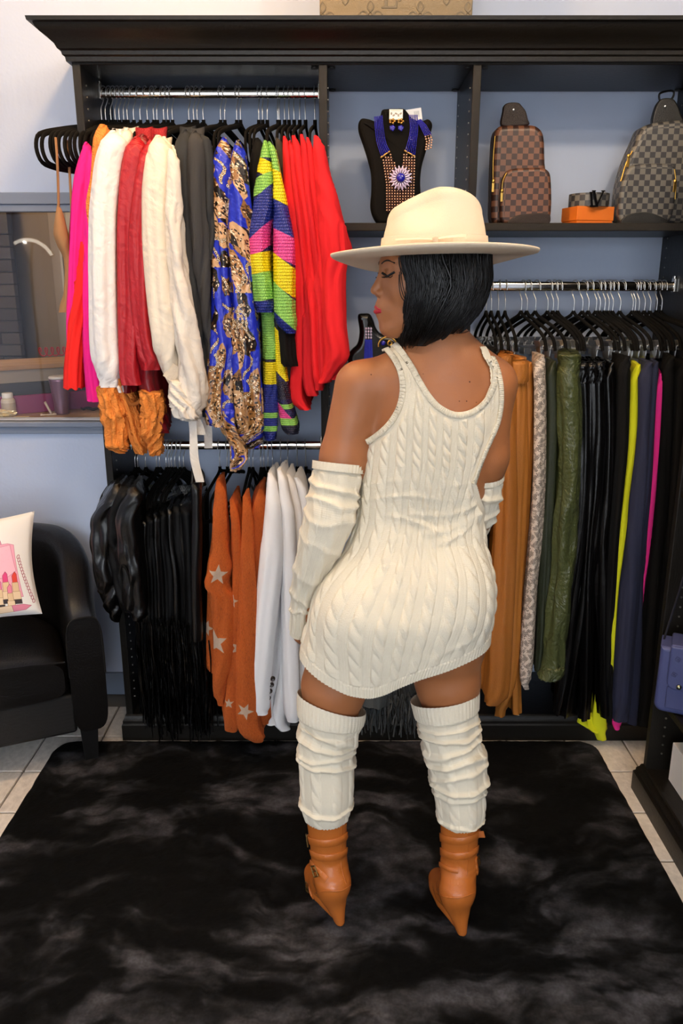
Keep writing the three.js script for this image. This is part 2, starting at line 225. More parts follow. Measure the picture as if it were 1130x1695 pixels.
// ---- lamps of the shop
{
  const frame = phys(0xeeeeee, { roughness: 0.6 });
  LAMPS.forEach(([x, z, w, d, s, c], i) => {
    const y = ROOM.h;
    thing('ceiling_panel', ['square-edged ceiling light panel nearest the left wall', 'ceiling light panel above the middle of the shop', 'ceiling light panel nearest the shop front'][i], 'lamp', [mesh('frame', join([box(x - w / 2 - 0.02, x + w / 2 + 0.02, y - 0.02, y, z - d / 2 - 0.02, z - d / 2), box(x - w / 2 - 0.02, x + w / 2 + 0.02, y - 0.02, y, z + d / 2, z + d / 2 + 0.02), box(x - w / 2 - 0.02, x - w / 2, y - 0.02, y, z - d / 2, z + d / 2), box(x + w / 2, x + w / 2 + 0.02, y - 0.02, y, z - d / 2, z + d / 2)]), frame), mesh('diffuser', box(x - w / 2, x + w / 2, y - 0.015, y - 0.005, z - d / 2, z + d / 2, 0), phys(0xffffff, { emissive: c, emissiveIntensity: 1.2 }))]);
    const l = new THREE.RectAreaLight(c, s, w, d); l.position.set(x, y - 0.03, z); l.lookAt(x, 0, z); scene.add(l);
  });
  SPOTS.forEach(([x, z, s, c], i) => {
    const y = ROOM.h, ring = new THREE.LatheGeometry([[0.045, 0], [0.062, 0], [0.06, -0.008], [0.047, -0.01], [0.045, 0]].map(q => new THREE.Vector2(...q)), 32); ring.translate(x, y, z);
    thing('downlight', ['warm ceiling downlight above the left clothes rail', 'warm ceiling downlight in front of the handbag shelf', 'warm ceiling downlight over the black rug', 'ceiling downlight beside the right-hand cabinet', 'added ceiling downlight brightening the floor in front of the leather armchair'][i], 'lamp', [mesh('trim_ring', ring, frame), mesh('lens', cyl(new V3(x, y, z), new V3(x, y - 0.005, z), 0.045), phys(0xffffff, { emissive: c, emissiveIntensity: 3 }))]);
    const l = new THREE.PointLight(c, s, 0, 2); l.position.set(x, y - 0.06, z); l.castShadow = true; l.shadow.radius = i ? 2 : 3.5; scene.add(l);
  });
}
// ---- plush rug
{
  const x0 = -1.04, x1 = 0.93, z0 = -2.575, z1 = -0.85, nx = 300, nz = 270, pos = [], uv = [], idx = [], r = 0.07;
  for (let j = 0; j <= nz; j++) for (let i = 0; i <= nx; i++) {
    let x = lerp(x0, x1, i / nx), z = lerp(z0, z1, j / nz);
    const ex = Math.min(x - x0, x1 - x), ez = z - z0; let e = Math.min(ex, ez);
    if (ex < r && ez < r) { const d = Math.hypot(r - ex, r - ez); e = r - d; if (d > r) { const k = r / d, sx = x < 0 ? 1 : -1; x += sx * ((r - ex) * (1 - k)); z += (r - ez) * (1 - k); e = 0; } }
    if (ex < 0.02 || ez < 0.02) { x += 0.003 * N3(x * 22, z * 22, 1); z += 0.004 * N3(x * 22, z * 22, 4); }
    const pile = 0.0035 * N3(x * 11, z * 16, 2) + 0.003 * N3(x * 34, z * 34, 8) + 0.002 * N3(x * 95, z * 95, 5);
    pos.push(x, 0.002 + (0.0125 + pile) * Math.sqrt(clamp(e / 0.03)), z); uv.push((x - x0) / (x1 - x0), (z - z0) / (z1 - z0));
  }
  for (let j = 0; j < nz; j++) for (let i = 0; i < nx; i++) { const a = j * (nx + 1) + i, c = a + nx + 1; idx.push(a, c, a + 1, a + 1, c, c + 1); }
  const g = new THREE.BufferGeometry(); g.setAttribute('position', new THREE.Float32BufferAttribute(pos, 3)); g.setAttribute('uv', new THREE.Float32BufferAttribute(uv, 2)); g.setIndex(idx); g.computeVertexNormals();
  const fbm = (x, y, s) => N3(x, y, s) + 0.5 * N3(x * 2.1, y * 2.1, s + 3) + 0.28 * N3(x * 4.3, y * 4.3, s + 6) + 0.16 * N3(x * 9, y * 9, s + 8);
  const map = tex(1024, (u, v) => {                                 // sheen of the brushed pile, painted in as soft charcoal clouds on black
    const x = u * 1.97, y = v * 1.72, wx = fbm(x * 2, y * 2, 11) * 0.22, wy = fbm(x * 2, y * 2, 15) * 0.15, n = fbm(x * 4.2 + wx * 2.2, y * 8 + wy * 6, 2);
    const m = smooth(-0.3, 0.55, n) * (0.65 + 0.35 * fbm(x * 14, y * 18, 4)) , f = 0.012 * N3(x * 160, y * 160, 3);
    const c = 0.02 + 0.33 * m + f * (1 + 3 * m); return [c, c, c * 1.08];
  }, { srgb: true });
  one('rug', 'large black plush rug with painted charcoal sheen of brushed pile on the tiles', 'rug', g, phys(0xffffff, { map, roughness: 1, specularIntensity: 0.25, bumpMap: rep(T.boucle, 30), bumpScale: 0.003 }));
}
// ---------------------------------------------------------------- the black wardrobe along the back wall
const ZB = -2.935, ZF = -2.60, ZR = -2.78, XL = -0.793, XRT = 1.15, TOPY = 2.262;
const PART = [[-0.067, -0.042], [0.388, 0.413]];
const railY = [P(330, 154, ZR).y, P(480, 737, ZR).y, P(950, 474, ZR).y];
function profile(path, prof) {                                      // sweep a moulding profile [out, up] along wall-front-wall with mitred corners
  const rings = path.map(([x, z, ox, oz]) => prof.map(([o, y]) => new V3(x + ox * o, y, z + oz * o)));
  const g = skin(rings, { capTop: false, capBot: false, closed: true });
  return toCreasedNormals(g, 0.5);
}
{
  const kids = [], B = (n, ...a) => { const m = mesh(n, box(...a), M.black); kids.push(m); return m; };
  const crown = [[0, 2.25], [0.012, 2.25], [0.014, 2.262], [0.02, 2.266], [0.022, 2.276], [0.03, 2.28], [0.036, 2.292], [0.05, 2.305], [0.066, 2.316], [0.074, 2.326], [0.078, 2.334], [0.09, 2.336], [0.092, 2.346], [0, 2.346]];
  const path = [[XL, ZB, -1, 0], [XL, ZF, -1, 1], [XRT, ZF, 1, 1], [XRT, ZB, 1, 0]];
  kids.push(mesh('crown_moulding', profile(path, crown), M.black));
  const base = [[0, 0], [0.016, 0], [0.016, 0.062], [0.012, 0.068], [0.012, 0.078], [0.006, 0.086], [0.004, 0.096], [0, 0.1]];
  kids.push(mesh('base_moulding', profile(path, base), M.black));
  B('top_panel', XL, XRT, 2.244, 2.262, ZB, ZF); B('bottom_panel', XL, XRT, 0.075, 0.1, ZB, ZF);
  const left = B('side_panel', XL, XL + 0.024, 0.0, 2.25, ZB, ZF), right = B('side_panel', XRT - 0.024, XRT, 0.0, 2.25, ZB, ZF);
  const p1 = B('partition', PART[0][0], PART[0][1], 0.1, 2.245, ZB, ZF), p2 = B('partition', PART[1][0], PART[1][1], 0.1, 2.245, ZB, ZF);
  const sy = 1.782;
  B('shelf', PART[0][1], PART[1][0], sy, sy + 0.024, ZB, ZF + 0.004); B('shelf', PART[1][1], XRT - 0.024, sy, sy + 0.024, ZB, ZF + 0.004);
  B('shelf', PART[0][1], PART[1][0], 1.335, 1.359, ZB, ZF + 0.004);
  // shelf pin holes with metal sleeves, in two columns on each inner face
  const pins = (parent, x, dir, y0, y1) => { const l = []; for (let y = y0; y < y1; y += 0.032) for (const z of [ZF - 0.045, ZB + 0.05]) { const c = new THREE.CylinderGeometry(0.0028, 0.0028, 0.003, 8); c.rotateZ(PI / 2); c.translate(x + dir * 0.001, y, z); l.push(c); } const m = sub(parent, 'pin_holes', join(l), M.pin); m.userData.kind = 'stuff'; };
  pins(left, XL + 0.024, 1, 0.15, 2.2); pins(p2, PART[1][0], -1, 0.4, 2.2); pins(right, XRT - 0.024, -1, 0.4, 2.2); pins(p1, PART[0][1], 1, 0.4, 2.2);
  for (const x of [PART[0][0] - 0.012, PART[0][1] + 0.012, PART[1][0] - 0.012, PART[1][1] + 0.012, XRT - 0.036]) for (const z of [ZF - 0.03, ZB + 0.03]) kids.push(mesh('cover_cap', cyl(new V3(x, 2.2435, z), new V3(x, 2.240, z), 0.011), M.darkcap));
  // chrome rails on brackets
  for (const [x0, x1, y] of [[XL + 0.024, PART[0][0], railY[0]], [XL + 0.024, PART[0][0], railY[1]], [PART[1][1], XRT - 0.024, railY[2]]]) {
    const g = new THREE.CylinderGeometry(1, 1, x1 - x0, 32); g.rotateZ(PI / 2); g.scale(1, 0.0155, 0.0085); g.translate((x0 + x1) / 2, y, ZR); g.computeVertexNormals();
    const rail = mesh('garment_rail', g, M.chrome); kids.push(rail);
    for (const x of [x0 + 0.004, x1 - 0.004]) sub(rail, 'rail_bracket', join([box(x - 0.004, x + 0.004, y - 0.019, y + 0.026, ZR - 0.013, ZR + 0.013, 0.002), cyl(new V3(x, y + 0.033, ZR), new V3(x, y + 0.018, ZR), 0.006)]), M.chrome);
  }
  thing('wardrobe', 'large black open wardrobe with crown moulding, shelves and chrome rails along the back wall', 'wardrobe', kids);
}
// ---- black cabinet along the right wall, open towards the room
{
  const kids = [], z0 = -2.278, z1 = -1.2, xf = 0.993, xb = 1.355, B = (n, ...a) => { const m = mesh(n, box(...a), M.black); kids.push(m); return m; };
  const side = B('side_panel', xf, xb, 0, 2.2, z0, z0 + 0.024); B('side_panel', xf, xb, 0, 2.2, z1 - 0.024, z1);
  B('back_panel', xb - 0.008, xb, 0, 2.2, z0, z1, 0.002); B('bottom_panel', xf, xb, 0.075, 0.1, z0, z1); B('top_panel', xf, xb, 2.18, 2.2, z0, z1);
  B('shelf', xf + 0.004, xb, 0.36, 0.384, z0 + 0.024, z1 - 0.024); B('shelf', xf + 0.004, xb, 1.02, 1.044, z0 + 0.024, z1 - 0.024);
  const l = []; for (let y = 0.16; y < 2.1; y += 0.032) for (const x of [xf + 0.045, xb - 0.05]) { const c = new THREE.CylinderGeometry(0.0032, 0.0032, 0.003, 8); c.rotateX(PI / 2); c.translate(x, y, z0 + 0.025); l.push(c); }
  const pm = sub(side, 'pin_holes', join(l), M.pin); pm.userData.kind = 'stuff';
  const base = [[0, 0], [0.022, 0], [0.022, 0.066], [0.016, 0.074], [0.015, 0.084], [0.008, 0.092], [0.005, 0.102], [0, 0.106]];
  kids.push(mesh('base_moulding', profile([[xb, z0, 0, -1], [xf, z0, -1, -1], [xf, z1, -1, 1], [xb, z1, 0, 1]], base), M.black));
  thing('cabinet', 'black open cabinet with stepped base along the right wall beside the rug', 'cabinet', kids);
}
// ---------------------------------------------------------------- hangers
const ringHook = () => tube([[0, -0.012, 0.017], [0, 0.006, 0.0165], [0, 0.0185, 0.008], [0, 0.0195, -0.004], [0, 0.010, -0.0155], [0, -0.012, -0.0165], [0, -0.03, -0.008], [0, -0.044, 0], [0, -0.095, 0]], 0.0017, 30, 6);
function makeHanger(kind) {
  const o = new THREE.Group();
  if (kind === 'clip') {
    const body = join([tube([[0, -0.082, 0], [0, -0.094, 0.01], [0, -0.112, 0.045], [0, -0.142, 0.098], [0, -0.168, 0.126], [0, -0.205, 0.138]], 0.0058, 24, 6), tube([[0, -0.082, 0], [0, -0.094, -0.01], [0, -0.112, -0.045], [0, -0.142, -0.098], [0, -0.168, -0.126], [0, -0.205, -0.138]], 0.0058, 24, 6)]);
    sub(o, 'hook', ringHook(), M.hook); sub(o, 'hanger_arms', body, M.velvet); sub(o, 'clip_bar', tube([[0, -0.2, -0.138], [0, -0.2, 0.138]], 0.0018, 2, 6), M.hook);
    for (const z of [-0.105, 0.105]) { const c = sub(o, 'clip', join([place(box(-0.0015, 0.0015, -0.032, 0.012, -0.011, 0.011, 0.001), 0.004, -0.2, z, 0, 0, -0.12), place(box(-0.0015, 0.0015, -0.032, 0.012, -0.011, 0.011, 0.001), -0.004, -0.2, z, 0, 0, 0.12), place(box(-0.001, 0.001, -0.004, 0.018, -0.014, 0.014, 0.0008), 0.008, -0.188, z, 0, 0, -0.5), place(box(-0.001, 0.001, -0.004, 0.018, -0.014, 0.014, 0.0008), -0.008, -0.188, z, 0, 0, 0.5)]), M.hook); }
  } else {
    const g = tube([[0, -0.088, 0], [0, -0.098, 0.02], [0, -0.118, 0.1], [0, -0.142, 0.185], [0, -0.155, 0.208], [0, -0.19, 0.216], [0, -0.225, 0.2], [0, -0.236, 0.16], [0, -0.238, 0], [0, -0.236, -0.16], [0, -0.225, -0.2], [0, -0.19, -0.216], [0, -0.155, -0.208], [0, -0.142, -0.185], [0, -0.118, -0.1], [0, -0.098, -0.02]], 0.0072, 90, 8, true); g.scale(0.62, 1, 1);
    sub(o, 'hook', ringHook(), M.hook); sub(o, 'hanger_body', join([g, tube([[0, -0.078, 0], [0, -0.1, 0]], 0.006, 2, 8)]), M.velvet);
  }
  return o;
}
const protos = { velvet: makeHanger('velvet'), clip: makeHanger('clip') };
const ORD = ['first', 'second', 'third', 'fourth', 'fifth', 'sixth', 'seventh', 'eighth', 'ninth', 'tenth', 'eleventh', 'twelfth', 'thirteenth', 'fourteenth', 'fifteenth', 'sixteenth', 'seventeenth', 'eighteenth'];
function hangers(list, y, kind, yaw, label, group) {                // label: # stands for the ordinal, counted from the left
  list.forEach((px, i) => {
    const o = protos[kind].clone(); o.name = numbered(kind + '_hanger'); o.userData = { label: label.replace('#', ORD[i]), category: 'hanger', group };
    o.position.set(xAt(px, y, ZR), y, ZR); o.rotation.set(0, yaw(px, i), (R0() - 0.5) * 0.05); scene.add(o);
  });
}
const [rA, rB, rC] = railY, G1 = 'black velvet hangers on the upper rail', G2 = 'black clip hangers on the lower rail', G3 = 'black clip hangers on the pants rail', G4 = 'black velvet hangers on the lower rail';
hangers([142, 150, 159, 165, 172, 181, 188, 195, 202, 208, 219, 230, 241, 252, 258, 269, 276, 283], rA, 'velvet', (p) => -lerp(0.5, 0.3, (p - 142) / 140), '# velvet hanger from the left end of the crowded upper clothes rail', G1);
hangers([311, 318, 325, 334], rA, 'velvet', () => -0.4, '# of four velvet hangers, from the left, above the charcoal blouses', G1);
hangers([364, 371], rA, 'velvet', () => -0.26, '# of two velvet hangers above the left blue and gold printed dress', G1);
hangers([391, 397], rA, 'velvet', () => -0.2, '# of two velvet hangers above the right blue and gold printed dress', G1);
hangers([427, 433, 442, 458, 461], rA, 'velvet', () => -0.1, '# of five velvet hangers, from the left, above the sequined jumpsuit', G1);
hangers([470, 477, 485, 495, 504, 520], rA, 'velvet', () => -0.05, '# of six velvet hangers, from the left, above the red dresses', G1);
hangers([201, 222, 226, 239, 258, 263, 273, 278, 282, 288, 295, 302], rB, 'clip', () => -0.4, '# clip hanger from the left on the lower rail above the black leather clothes', G2);
hangers([362, 375, 383], rB, 'velvet', () => -0.14, '# of three velvet hangers, from the left, above the orange cardigans', G4);
hangers([412, 418, 430, 436], rB, 'clip', () => -0.08, '# of four clip hangers, from the left, between orange cardigans and white blazers', G2);
hangers([443, 450, 464, 476, 491, 505], rB, 'velvet', () => -0.05, '# of six velvet hangers, from the left, above the white blazers', G4);
hangers([806, 814, 826, 837], rC, 'clip', () => 0.1, '# clip hanger right of the woman\'s hair, seen edge-on', G3);
hangers([865, 874, 888], rC, 'clip', (p, i) => 0.5 + 0.08 * i, '# of three clip hangers, from the left, above the caramel pants', G3);
hangers([908, 917, 925], rC, 'clip', (p, i) => 0.62 - 0.06 * i, '# of three clip hangers, from the left, above the olive pants', G3);
hangers([952, 966, 976, 989, 995, 1004, 1010, 1017, 1029], rC, 'clip', (p, i) => 0.55 + 0.06 * ((i * 5) % 3), '# of nine clip hangers, from the left, above the black leather leggings', G3);
hangers([1050, 1054, 1060, 1070, 1079], rC, 'clip', (p, i) => 0.5 + 0.05 * (i % 3), '# of five clip hangers, from the left, above the yellow, navy and pink pants', G3);
hangers([1090, 1098, 1127], rC, 'velvet', () => 0.4, '# of three velvet hangers, from the left, at the right end of the pants rail', 'black velvet hangers on the pants rail');

// ---------------------------------------------------------------- clothes on the upper rail
const FAB = {
  tan: cloth(0x946d49), pink: cloth(0xf0148f), redorange: cloth(0xf01f1a), orange: phys(0xe58a38, { roughness: 0.75, bumpMap: rep(T.crease, 9), bumpScale: 0.006 }),
  white: satin(0xe9e7e6, { roughness: 0.55 }), cream: satin(0xe6dccb, { roughness: 0.55 }), ivory: satin(0xddd6cc, { roughness: 0.55 }), crimson: satin(0xa3101f, { roughness: 0.5 }), wine: satin(0x6d0a17, { roughness: 0.4 }),
  charcoal: cloth(0x2c2f33, { specularIntensity: 0.4 }), charcoal2: cloth(0x36373a, { specularIntensity: 0.4 }), blackcloth: cloth(0x0c0c0d, { specularIntensity: 0.3, sheen: 0 }), brownblack: cloth(0x2a251f), red: cloth(0xdd0f1d, { sheen: 0.5 }), red2: cloth(0xcc0c1d, { sheen: 0.5 }),
};
const H = (name, rows, mat, o) => mesh(name, hung(rows, o), mat);
const pleat = { amp: 0.006, lam: 0.022, grow: 0.6, t: 0.05 };
thing('camisole', 'tan camisole bodysuit with thin straps hanging at the far end of the upper rail', 'top', [
  H('bodice', [[338, 95, 99], [360, 92, 106], [385, 90, 112], [405, 96, 115], [428, 107, 118], [450, 109, 121], [485, 107, 122], [505, 101, 121], [517, 99, 121]], FAB.tan, { t: 0.04, zf: -2.56, zb: -2.7, amp: 0.002 }),
  mesh('strap', tube([P(92, 228, -2.57), P(94, 255, -2.552), P(96, 300, -2.556), P(97, 345, -2.56)], 0.004, 20), FAB.tan),
  mesh('strap', tube([P(112, 232, -2.62), P(116, 300, -2.62), P(118, 360, -2.62), P(113, 405, -2.6)], 0.004, 20), FAB.tan),
]);
thing('dress', 'hot pink pleated dress farthest along the upper rail behind the red skirt', 'dress', [H('dress_body', [[235, 140, 152], [300, 124, 152], [360, 119, 152], [420, 116, 150], [480, 114, 148], [540, 112, 150], [600, 114, 158]], FAB.pink, { ...pleat, zf: -2.555, zb: -2.72 })]);
thing('skirt', 'bright red-orange pleated skirt between the two pink dresses', 'skirt', [H('skirt_body', [[400, 134, 150], [440, 129, 150], [500, 120, 150], [560, 112, 150], [610, 108, 150], [643, 107, 148]], FAB.redorange, { ...pleat, zf: -2.535, zb: -2.70, hem: 0.004 })]);
thing('dress', 'hot pink pleated dress hanging lower, right beside the white puff sleeve', 'dress', [H('dress_body', [[250, 146, 160], [330, 141, 160], [400, 140, 162], [480, 138, 170], [560, 139, 175], [620, 142, 178], [664, 147, 178]], FAB.pink, { ...pleat, zf: -2.52, zb: -2.70 })]);
{
  const body = H('bodice', [[206, 166, 188], [230, 156, 190], [290, 152, 190], [340, 143, 190], [365, 146, 190], [450, 160, 200], [560, 170, 215], [640, 188, 235], [690, 205, 250], [725, 214, 262], [752, 228, 240]], FAB.orange, { t: 0.04, zf: -2.51, zb: -2.68, amp: 0.009, lam: 0.03 });
  const s1 = H('sleeve', [[636, 164, 199], [650, 163, 203], [680, 171, 205], [700, 174, 207], [715, 176, 210], [735, 178, 211], [749, 193, 206]], FAB.orange, { t: 0.06, zf: -2.49, zb: -2.6, amp: 0.011, lam: 0.028, wob: 3, grow: 1 });
  const s2 = H('sleeve', [[645, 232, 262], [680, 238, 268], [710, 236, 266], [735, 245, 265], [754, 250, 264]], FAB.orange, { t: 0.06, zf: -2.47, zb: -2.56, amp: 0.011, lam: 0.028, wob: 3, grow: 1 });
  const nk = mesh('neckline', tube([P(208, 655, -2.5), P(213, 666, -2.49), P(222, 669, -2.485), P(231, 664, -2.49), P(236, 652, -2.5)], 0.006, 20), FAB.orange);
  thing('ruched_top', 'orange ruched top with gathered sleeves showing below the white and crimson blouses', 'top', [body, s1, s2, nk]);
}
const cuffRing = (u, v, z, r, h, tilt, mat) => { const g = new THREE.CylinderGeometry(r, r * 1.06, h, 28, 3, true); const q = g.attributes.position; for (let i = 0; i < q.count; i++) { const a = Math.atan2(q.getZ(i), q.getX(i)), k = 1 + 0.07 * Math.sin(a * 9); q.setX(i, q.getX(i) * k); q.setZ(i, q.getZ(i) * 0.75 * k); } g.computeVertexNormals(); const p = P(u, v, z); place(g, p.x, p.y, p.z, 0.3, 0.2, tilt); return mesh('cuff', g, mat); };
const collar = (u, v, z, w, mat) => { const p = P(u, v, z); const pr = [[0.9, -0.022], [0.98, 0], [1.04, 0.02], [1.0, 0.022], [0.94, 0], [0.86, -0.022]].map(q => new THREE.Vector2(q[0] * w, q[1])), g = new THREE.LatheGeometry(pr, 36), q = g.attributes.position; for (let i = 0; i < q.count; i++) { const a = Math.atan2(q.getZ(i), q.getX(i)); q.setY(i, q.getY(i) + 0.006 * Math.cos(a * 2 + 1)); q.setZ(i, q.getZ(i) * 0.62); } g.computeVertexNormals(); place(g, p.x, p.y - 0.012, p.z, -0.5, -0.28, 0.12); return mesh('collar', g, mat); };
thing('blouse', 'white satin blouse with long gathered puff sleeve, leftmost blouse on the rail', 'blouse', [
  H('sleeve', [[216, 183, 206], [235, 168, 212], [265, 158, 210], [300, 153, 205], [360, 148, 200], [430, 147, 196], [500, 148, 196], [560, 150, 198], [600, 155, 200], [622, 163, 199], [632, 167, 196], [640, 166, 195]], FAB.white, { t: 0.085, zf: -2.49, zb: -2.62, amp: 0.005, lam: 0.06 }),
  H('bodice', [[214, 196, 214], [240, 190, 222], [300, 185, 222], [450, 180, 215], [560, 182, 215], [648, 190, 212]], FAB.white, { t: 0.04, zf: -2.54, zb: -2.72 }),
  mesh('hem_corner', hung([[638, 192, 212], [650, 196, 213]], { t: 0.01, zf: -2.48, zb: -2.52, nv: 6, amp: 0.001 }), FAB.white), collar(198, 220, -2.62, 0.028, FAB.white)]);
thing('blouse', 'cream blouse squeezed between the white blouse and the crimson blouses', 'blouse', [H('bodice', [[212, 206, 226], [232, 197, 228], [260, 192, 228], [330, 190, 225], [500, 188, 222], [600, 190, 222]], FAB.cream, { t: 0.035, zf: -2.52, zb: -2.72 }), collar(216, 218, -2.6, 0.026, FAB.cream)]);
thing('blouse', 'crimson satin blouse with high collar, the left of the two crimson blouses', 'blouse', [
  H('sleeve', [[226, 222, 244], [245, 208, 244], [275, 200, 242], [310, 196, 240], [400, 193, 238], [500, 195, 240], [580, 197, 250], [620, 199, 255], [636, 202, 250]], FAB.crimson, { t: 0.07, zf: -2.485, zb: -2.62, lam: 0.05, amp: 0.007 }),
  H('bodice', [[222, 232, 252], [260, 220, 255], [400, 210, 250], [520, 208, 255], [600, 199, 258], [650, 196, 262]], FAB.wine, { t: 0.04, zf: -2.51, zb: -2.70 }), collar(238, 219, -2.58, 0.03, FAB.crimson)]);
thing('blouse', 'crimson satin blouse with dark wine lower layer, touching the cream blouse', 'blouse', [
  H('sleeve', [[232, 246, 262], [260, 232, 264], [300, 224, 262], [400, 216, 256], [480, 218, 260], [540, 222, 264], [580, 228, 266], [612, 238, 264]], FAB.crimson, { t: 0.06, zf: -2.465, zb: -2.62, lam: 0.045, amp: 0.008 }),
  H('bodice', [[222, 256, 270], [300, 248, 276], [450, 240, 272], [560, 232, 274], [620, 230, 278], [660, 238, 280], [700, 250, 281], [716, 260, 278]], FAB.wine, { t: 0.05, zf: -2.49, zb: -2.68, amp: 0.009 }), collar(262, 219, -2.57, 0.028, FAB.crimson)]);
thing('blouse', 'cream satin blouse with a wide buttoned cuff on its long sleeve', 'blouse', [
  H('sleeve', [[224, 258, 278], [245, 246, 284], [275, 240, 286], [320, 237, 286], [400, 239, 286], [480, 244, 290], [540, 250, 295], [580, 257, 298], [610, 268, 300], [632, 279, 299], [643, 285, 298]], FAB.cream, { t: 0.08, zf: -2.45, zb: -2.6, lam: 0.07, amp: 0.006 }),
  H('bodice', [[226, 268, 284], [300, 262, 292], [450, 262, 296], [560, 270, 300], [606, 276, 302]], FAB.cream, { t: 0.04, zf: -2.5, zb: -2.7 }),
  cuffRing(292, 618, -2.44, 0.03, 0.05, -0.55, FAB.cream), collar(270, 236, -2.54, 0.028, FAB.cream)]);
{
  const tie = (a) => { const pts = a.map(q => P(q[0], q[1], q[2])); const w = 0.013, c = new THREE.CatmullRomCurve3(pts), rings = []; for (let j = 0; j <= 30; j++) { const p = c.getPoint(j / 30), s = 0.35 * Math.sin(j * 0.2); rings.push([new V3(p.x - w * Math.cos(s), p.y, p.z - w * Math.sin(s) - 0.0012), new V3(p.x + w * Math.cos(s), p.y, p.z + w * Math.sin(s) - 0.0012), new V3(p.x + w * Math.cos(s), p.y, p.z + w * Math.sin(s) + 0.0012), new V3(p.x - w * Math.cos(s), p.y, p.z - w * Math.sin(s) + 0.0012)]); } return mesh('tie', skin(rings), FAB.ivory); };
  thing('blouse', 'ivory blouse with gathered sleeve and two long white ties hanging from the cuff', 'blouse', [
    H('sleeve', [[246, 278, 294], [270, 276, 297], [320, 275, 299], [400, 277, 303], [480, 285, 315], [560, 294, 330], [600, 297, 336], [640, 298, 341], [665, 296, 341], [682, 302, 334], [692, 311, 330]], FAB.ivory, { t: 0.09, zf: -2.42, zb: -2.58, lam: 0.06, amp: 0.009, wob: 2 }),
    H('bodice', [[240, 283, 296], [320, 281, 305], [480, 288, 318], [600, 300, 338], [650, 305, 343]], FAB.ivory, { t: 0.035, zf: -2.47, zb: -2.68 }),
    H('puff', [[630, 282, 300], [650, 283, 308], [670, 287, 318], [690, 295, 330], [696, 308, 326]], FAB.ivory, { t: 0.06, zf: -2.4, zb: -2.46, amp: 0.012, lam: 0.03, nv: 20 }),
    tie([[318, 688, -2.42], [320, 720, -2.41], [322, 760, -2.4], [331, 798, -2.4]]), tie([[333, 676, -2.5], [343, 705, -2.5], [345, 742, -2.5]]), tie([[325, 690, -2.45], [330, 705, -2.45], [333, 720, -2.45]])]);
}
const darkTop = (label, rows, mat, zf, v) => thing('blouse', label, 'blouse', [H('blouse_body', rows, mat, { t: 0.06, zf, zb: zf - 0.22, amp: 0.006, lam: 0.055 }), ...(v ? [collar(...v, mat)] : [])]);
darkTop('charcoal grey blouse with high collar next to the ivory blouse', [[214, 302, 322], [240, 290, 324], [270, 287, 326], [320, 289, 328], [400, 294, 330], [470, 303, 335], [540, 314, 340], [590, 328, 344], [650, 334, 346], [690, 336, 344]], FAB.charcoal, -2.48, [310, 217, -2.58, 0.027]);
darkTop('middle one of the three charcoal blouses', [[216, 318, 336], [240, 310, 342], [300, 309, 346], [400, 314, 348], [480, 325, 350], [560, 338, 352], [594, 344, 352]], FAB.charcoal2, -2.46, [325, 219, -2.57, 0.026]);
darkTop('charcoal blouse touching the blue and gold printed dresses', [[222, 330, 346], [250, 334, 352], [290, 340, 357], [340, 342, 358], [380, 344, 356], [430, 346, 352]], FAB.charcoal, -2.46);
// blue satin print: gold chains, straps and animal patches
const scarf = canvas(512, 1024, (c, w, h) => {
  const r = rng(21); c.fillStyle = '#1f2fb8'; c.fillRect(0, 0, w, h);
  for (let k = 0; k < 30; k++) { const x = (k % 3) * 175 + r() * 120, y = r() * h, a = 40 + r() * 55, b = 60 + r() * 90; c.save(); c.translate(x, y); c.rotate((r() - 0.5) * 0.9); c.fillStyle = ['#a97f52', '#8a6238', '#c9a27a', '#1a130f'][k % 4]; c.beginPath(); for (let i = 0; i <= 14; i++) { const t = i / 14 * 2 * PI, q = 0.75 + r() * 0.45; c.lineTo(Math.cos(t) * a * q, Math.sin(t) * b * q); } c.fill(); for (let i = 0; i < 60; i++) { c.fillStyle = ['#20140c', '#e8d8bd', '#5c3c20', '#0c0a0a'][i % 4]; const xx = (r() - 0.5) * a * 1.5, yy = (r() - 0.5) * b * 1.5; c.beginPath(); c.ellipse(xx, yy, 2 + r() * 7, 3 + r() * 9, r() * 3, 0, 7); c.fill(); } c.restore(); }
  for (let k = 0; k < 16; k++) { let x = r() * w, y = r() * h; const a = r() * 6.28, n = 12 + r() * 14; for (let i = 0; i < n; i++) { x += Math.cos(a + Math.sin(i * 0.3)) * 13; y += Math.sin(a + Math.sin(i * 0.3)) * 13; c.strokeStyle = '#1a120b'; c.lineWidth = 9; c.beginPath(); c.ellipse(x, y, 8, 5, a + i, 0, 7); c.stroke(); c.strokeStyle = i % 2 ? '#d9b98c' : '#f2e7d2'; c.lineWidth = 5; c.beginPath(); c.ellipse(x, y, 8, 5, a + i, 0, 7); c.stroke(); } }
});
const scarfMat = phys(0xffffff, { map: rep(scarf, 1 / 0.24, 1 / 0.48), roughness: 0.3, bumpMap: rep(T.crease, 4), bumpScale: 0.003 });
thing('dress', 'blue and gold chain print satin dress, left of two, with a knotted tail hanging lowest', 'dress', [
  H('dress_body', [[226, 369, 379], [250, 357, 383], [290, 350, 386], [330, 350, 386], [400, 352, 388], [480, 353, 390], [560, 349, 392], [620, 345, 394], [660, 342, 396], [685, 343, 396], [704, 350, 388]], scarfMat, { t: 0.08, zf: -2.47, zb: -2.64, amp: 0.011, lam: 0.04 }),
  H('tail', [[676, 368, 404], [700, 366, 406], [718, 372, 408], [735, 384, 409], [755, 386, 408], [772, 386, 402], [780, 386, 394]], scarfMat, { t: 0.04, zf: -2.44, zb: -2.5, amp: 0.009, lam: 0.03, nv: 26 })]);
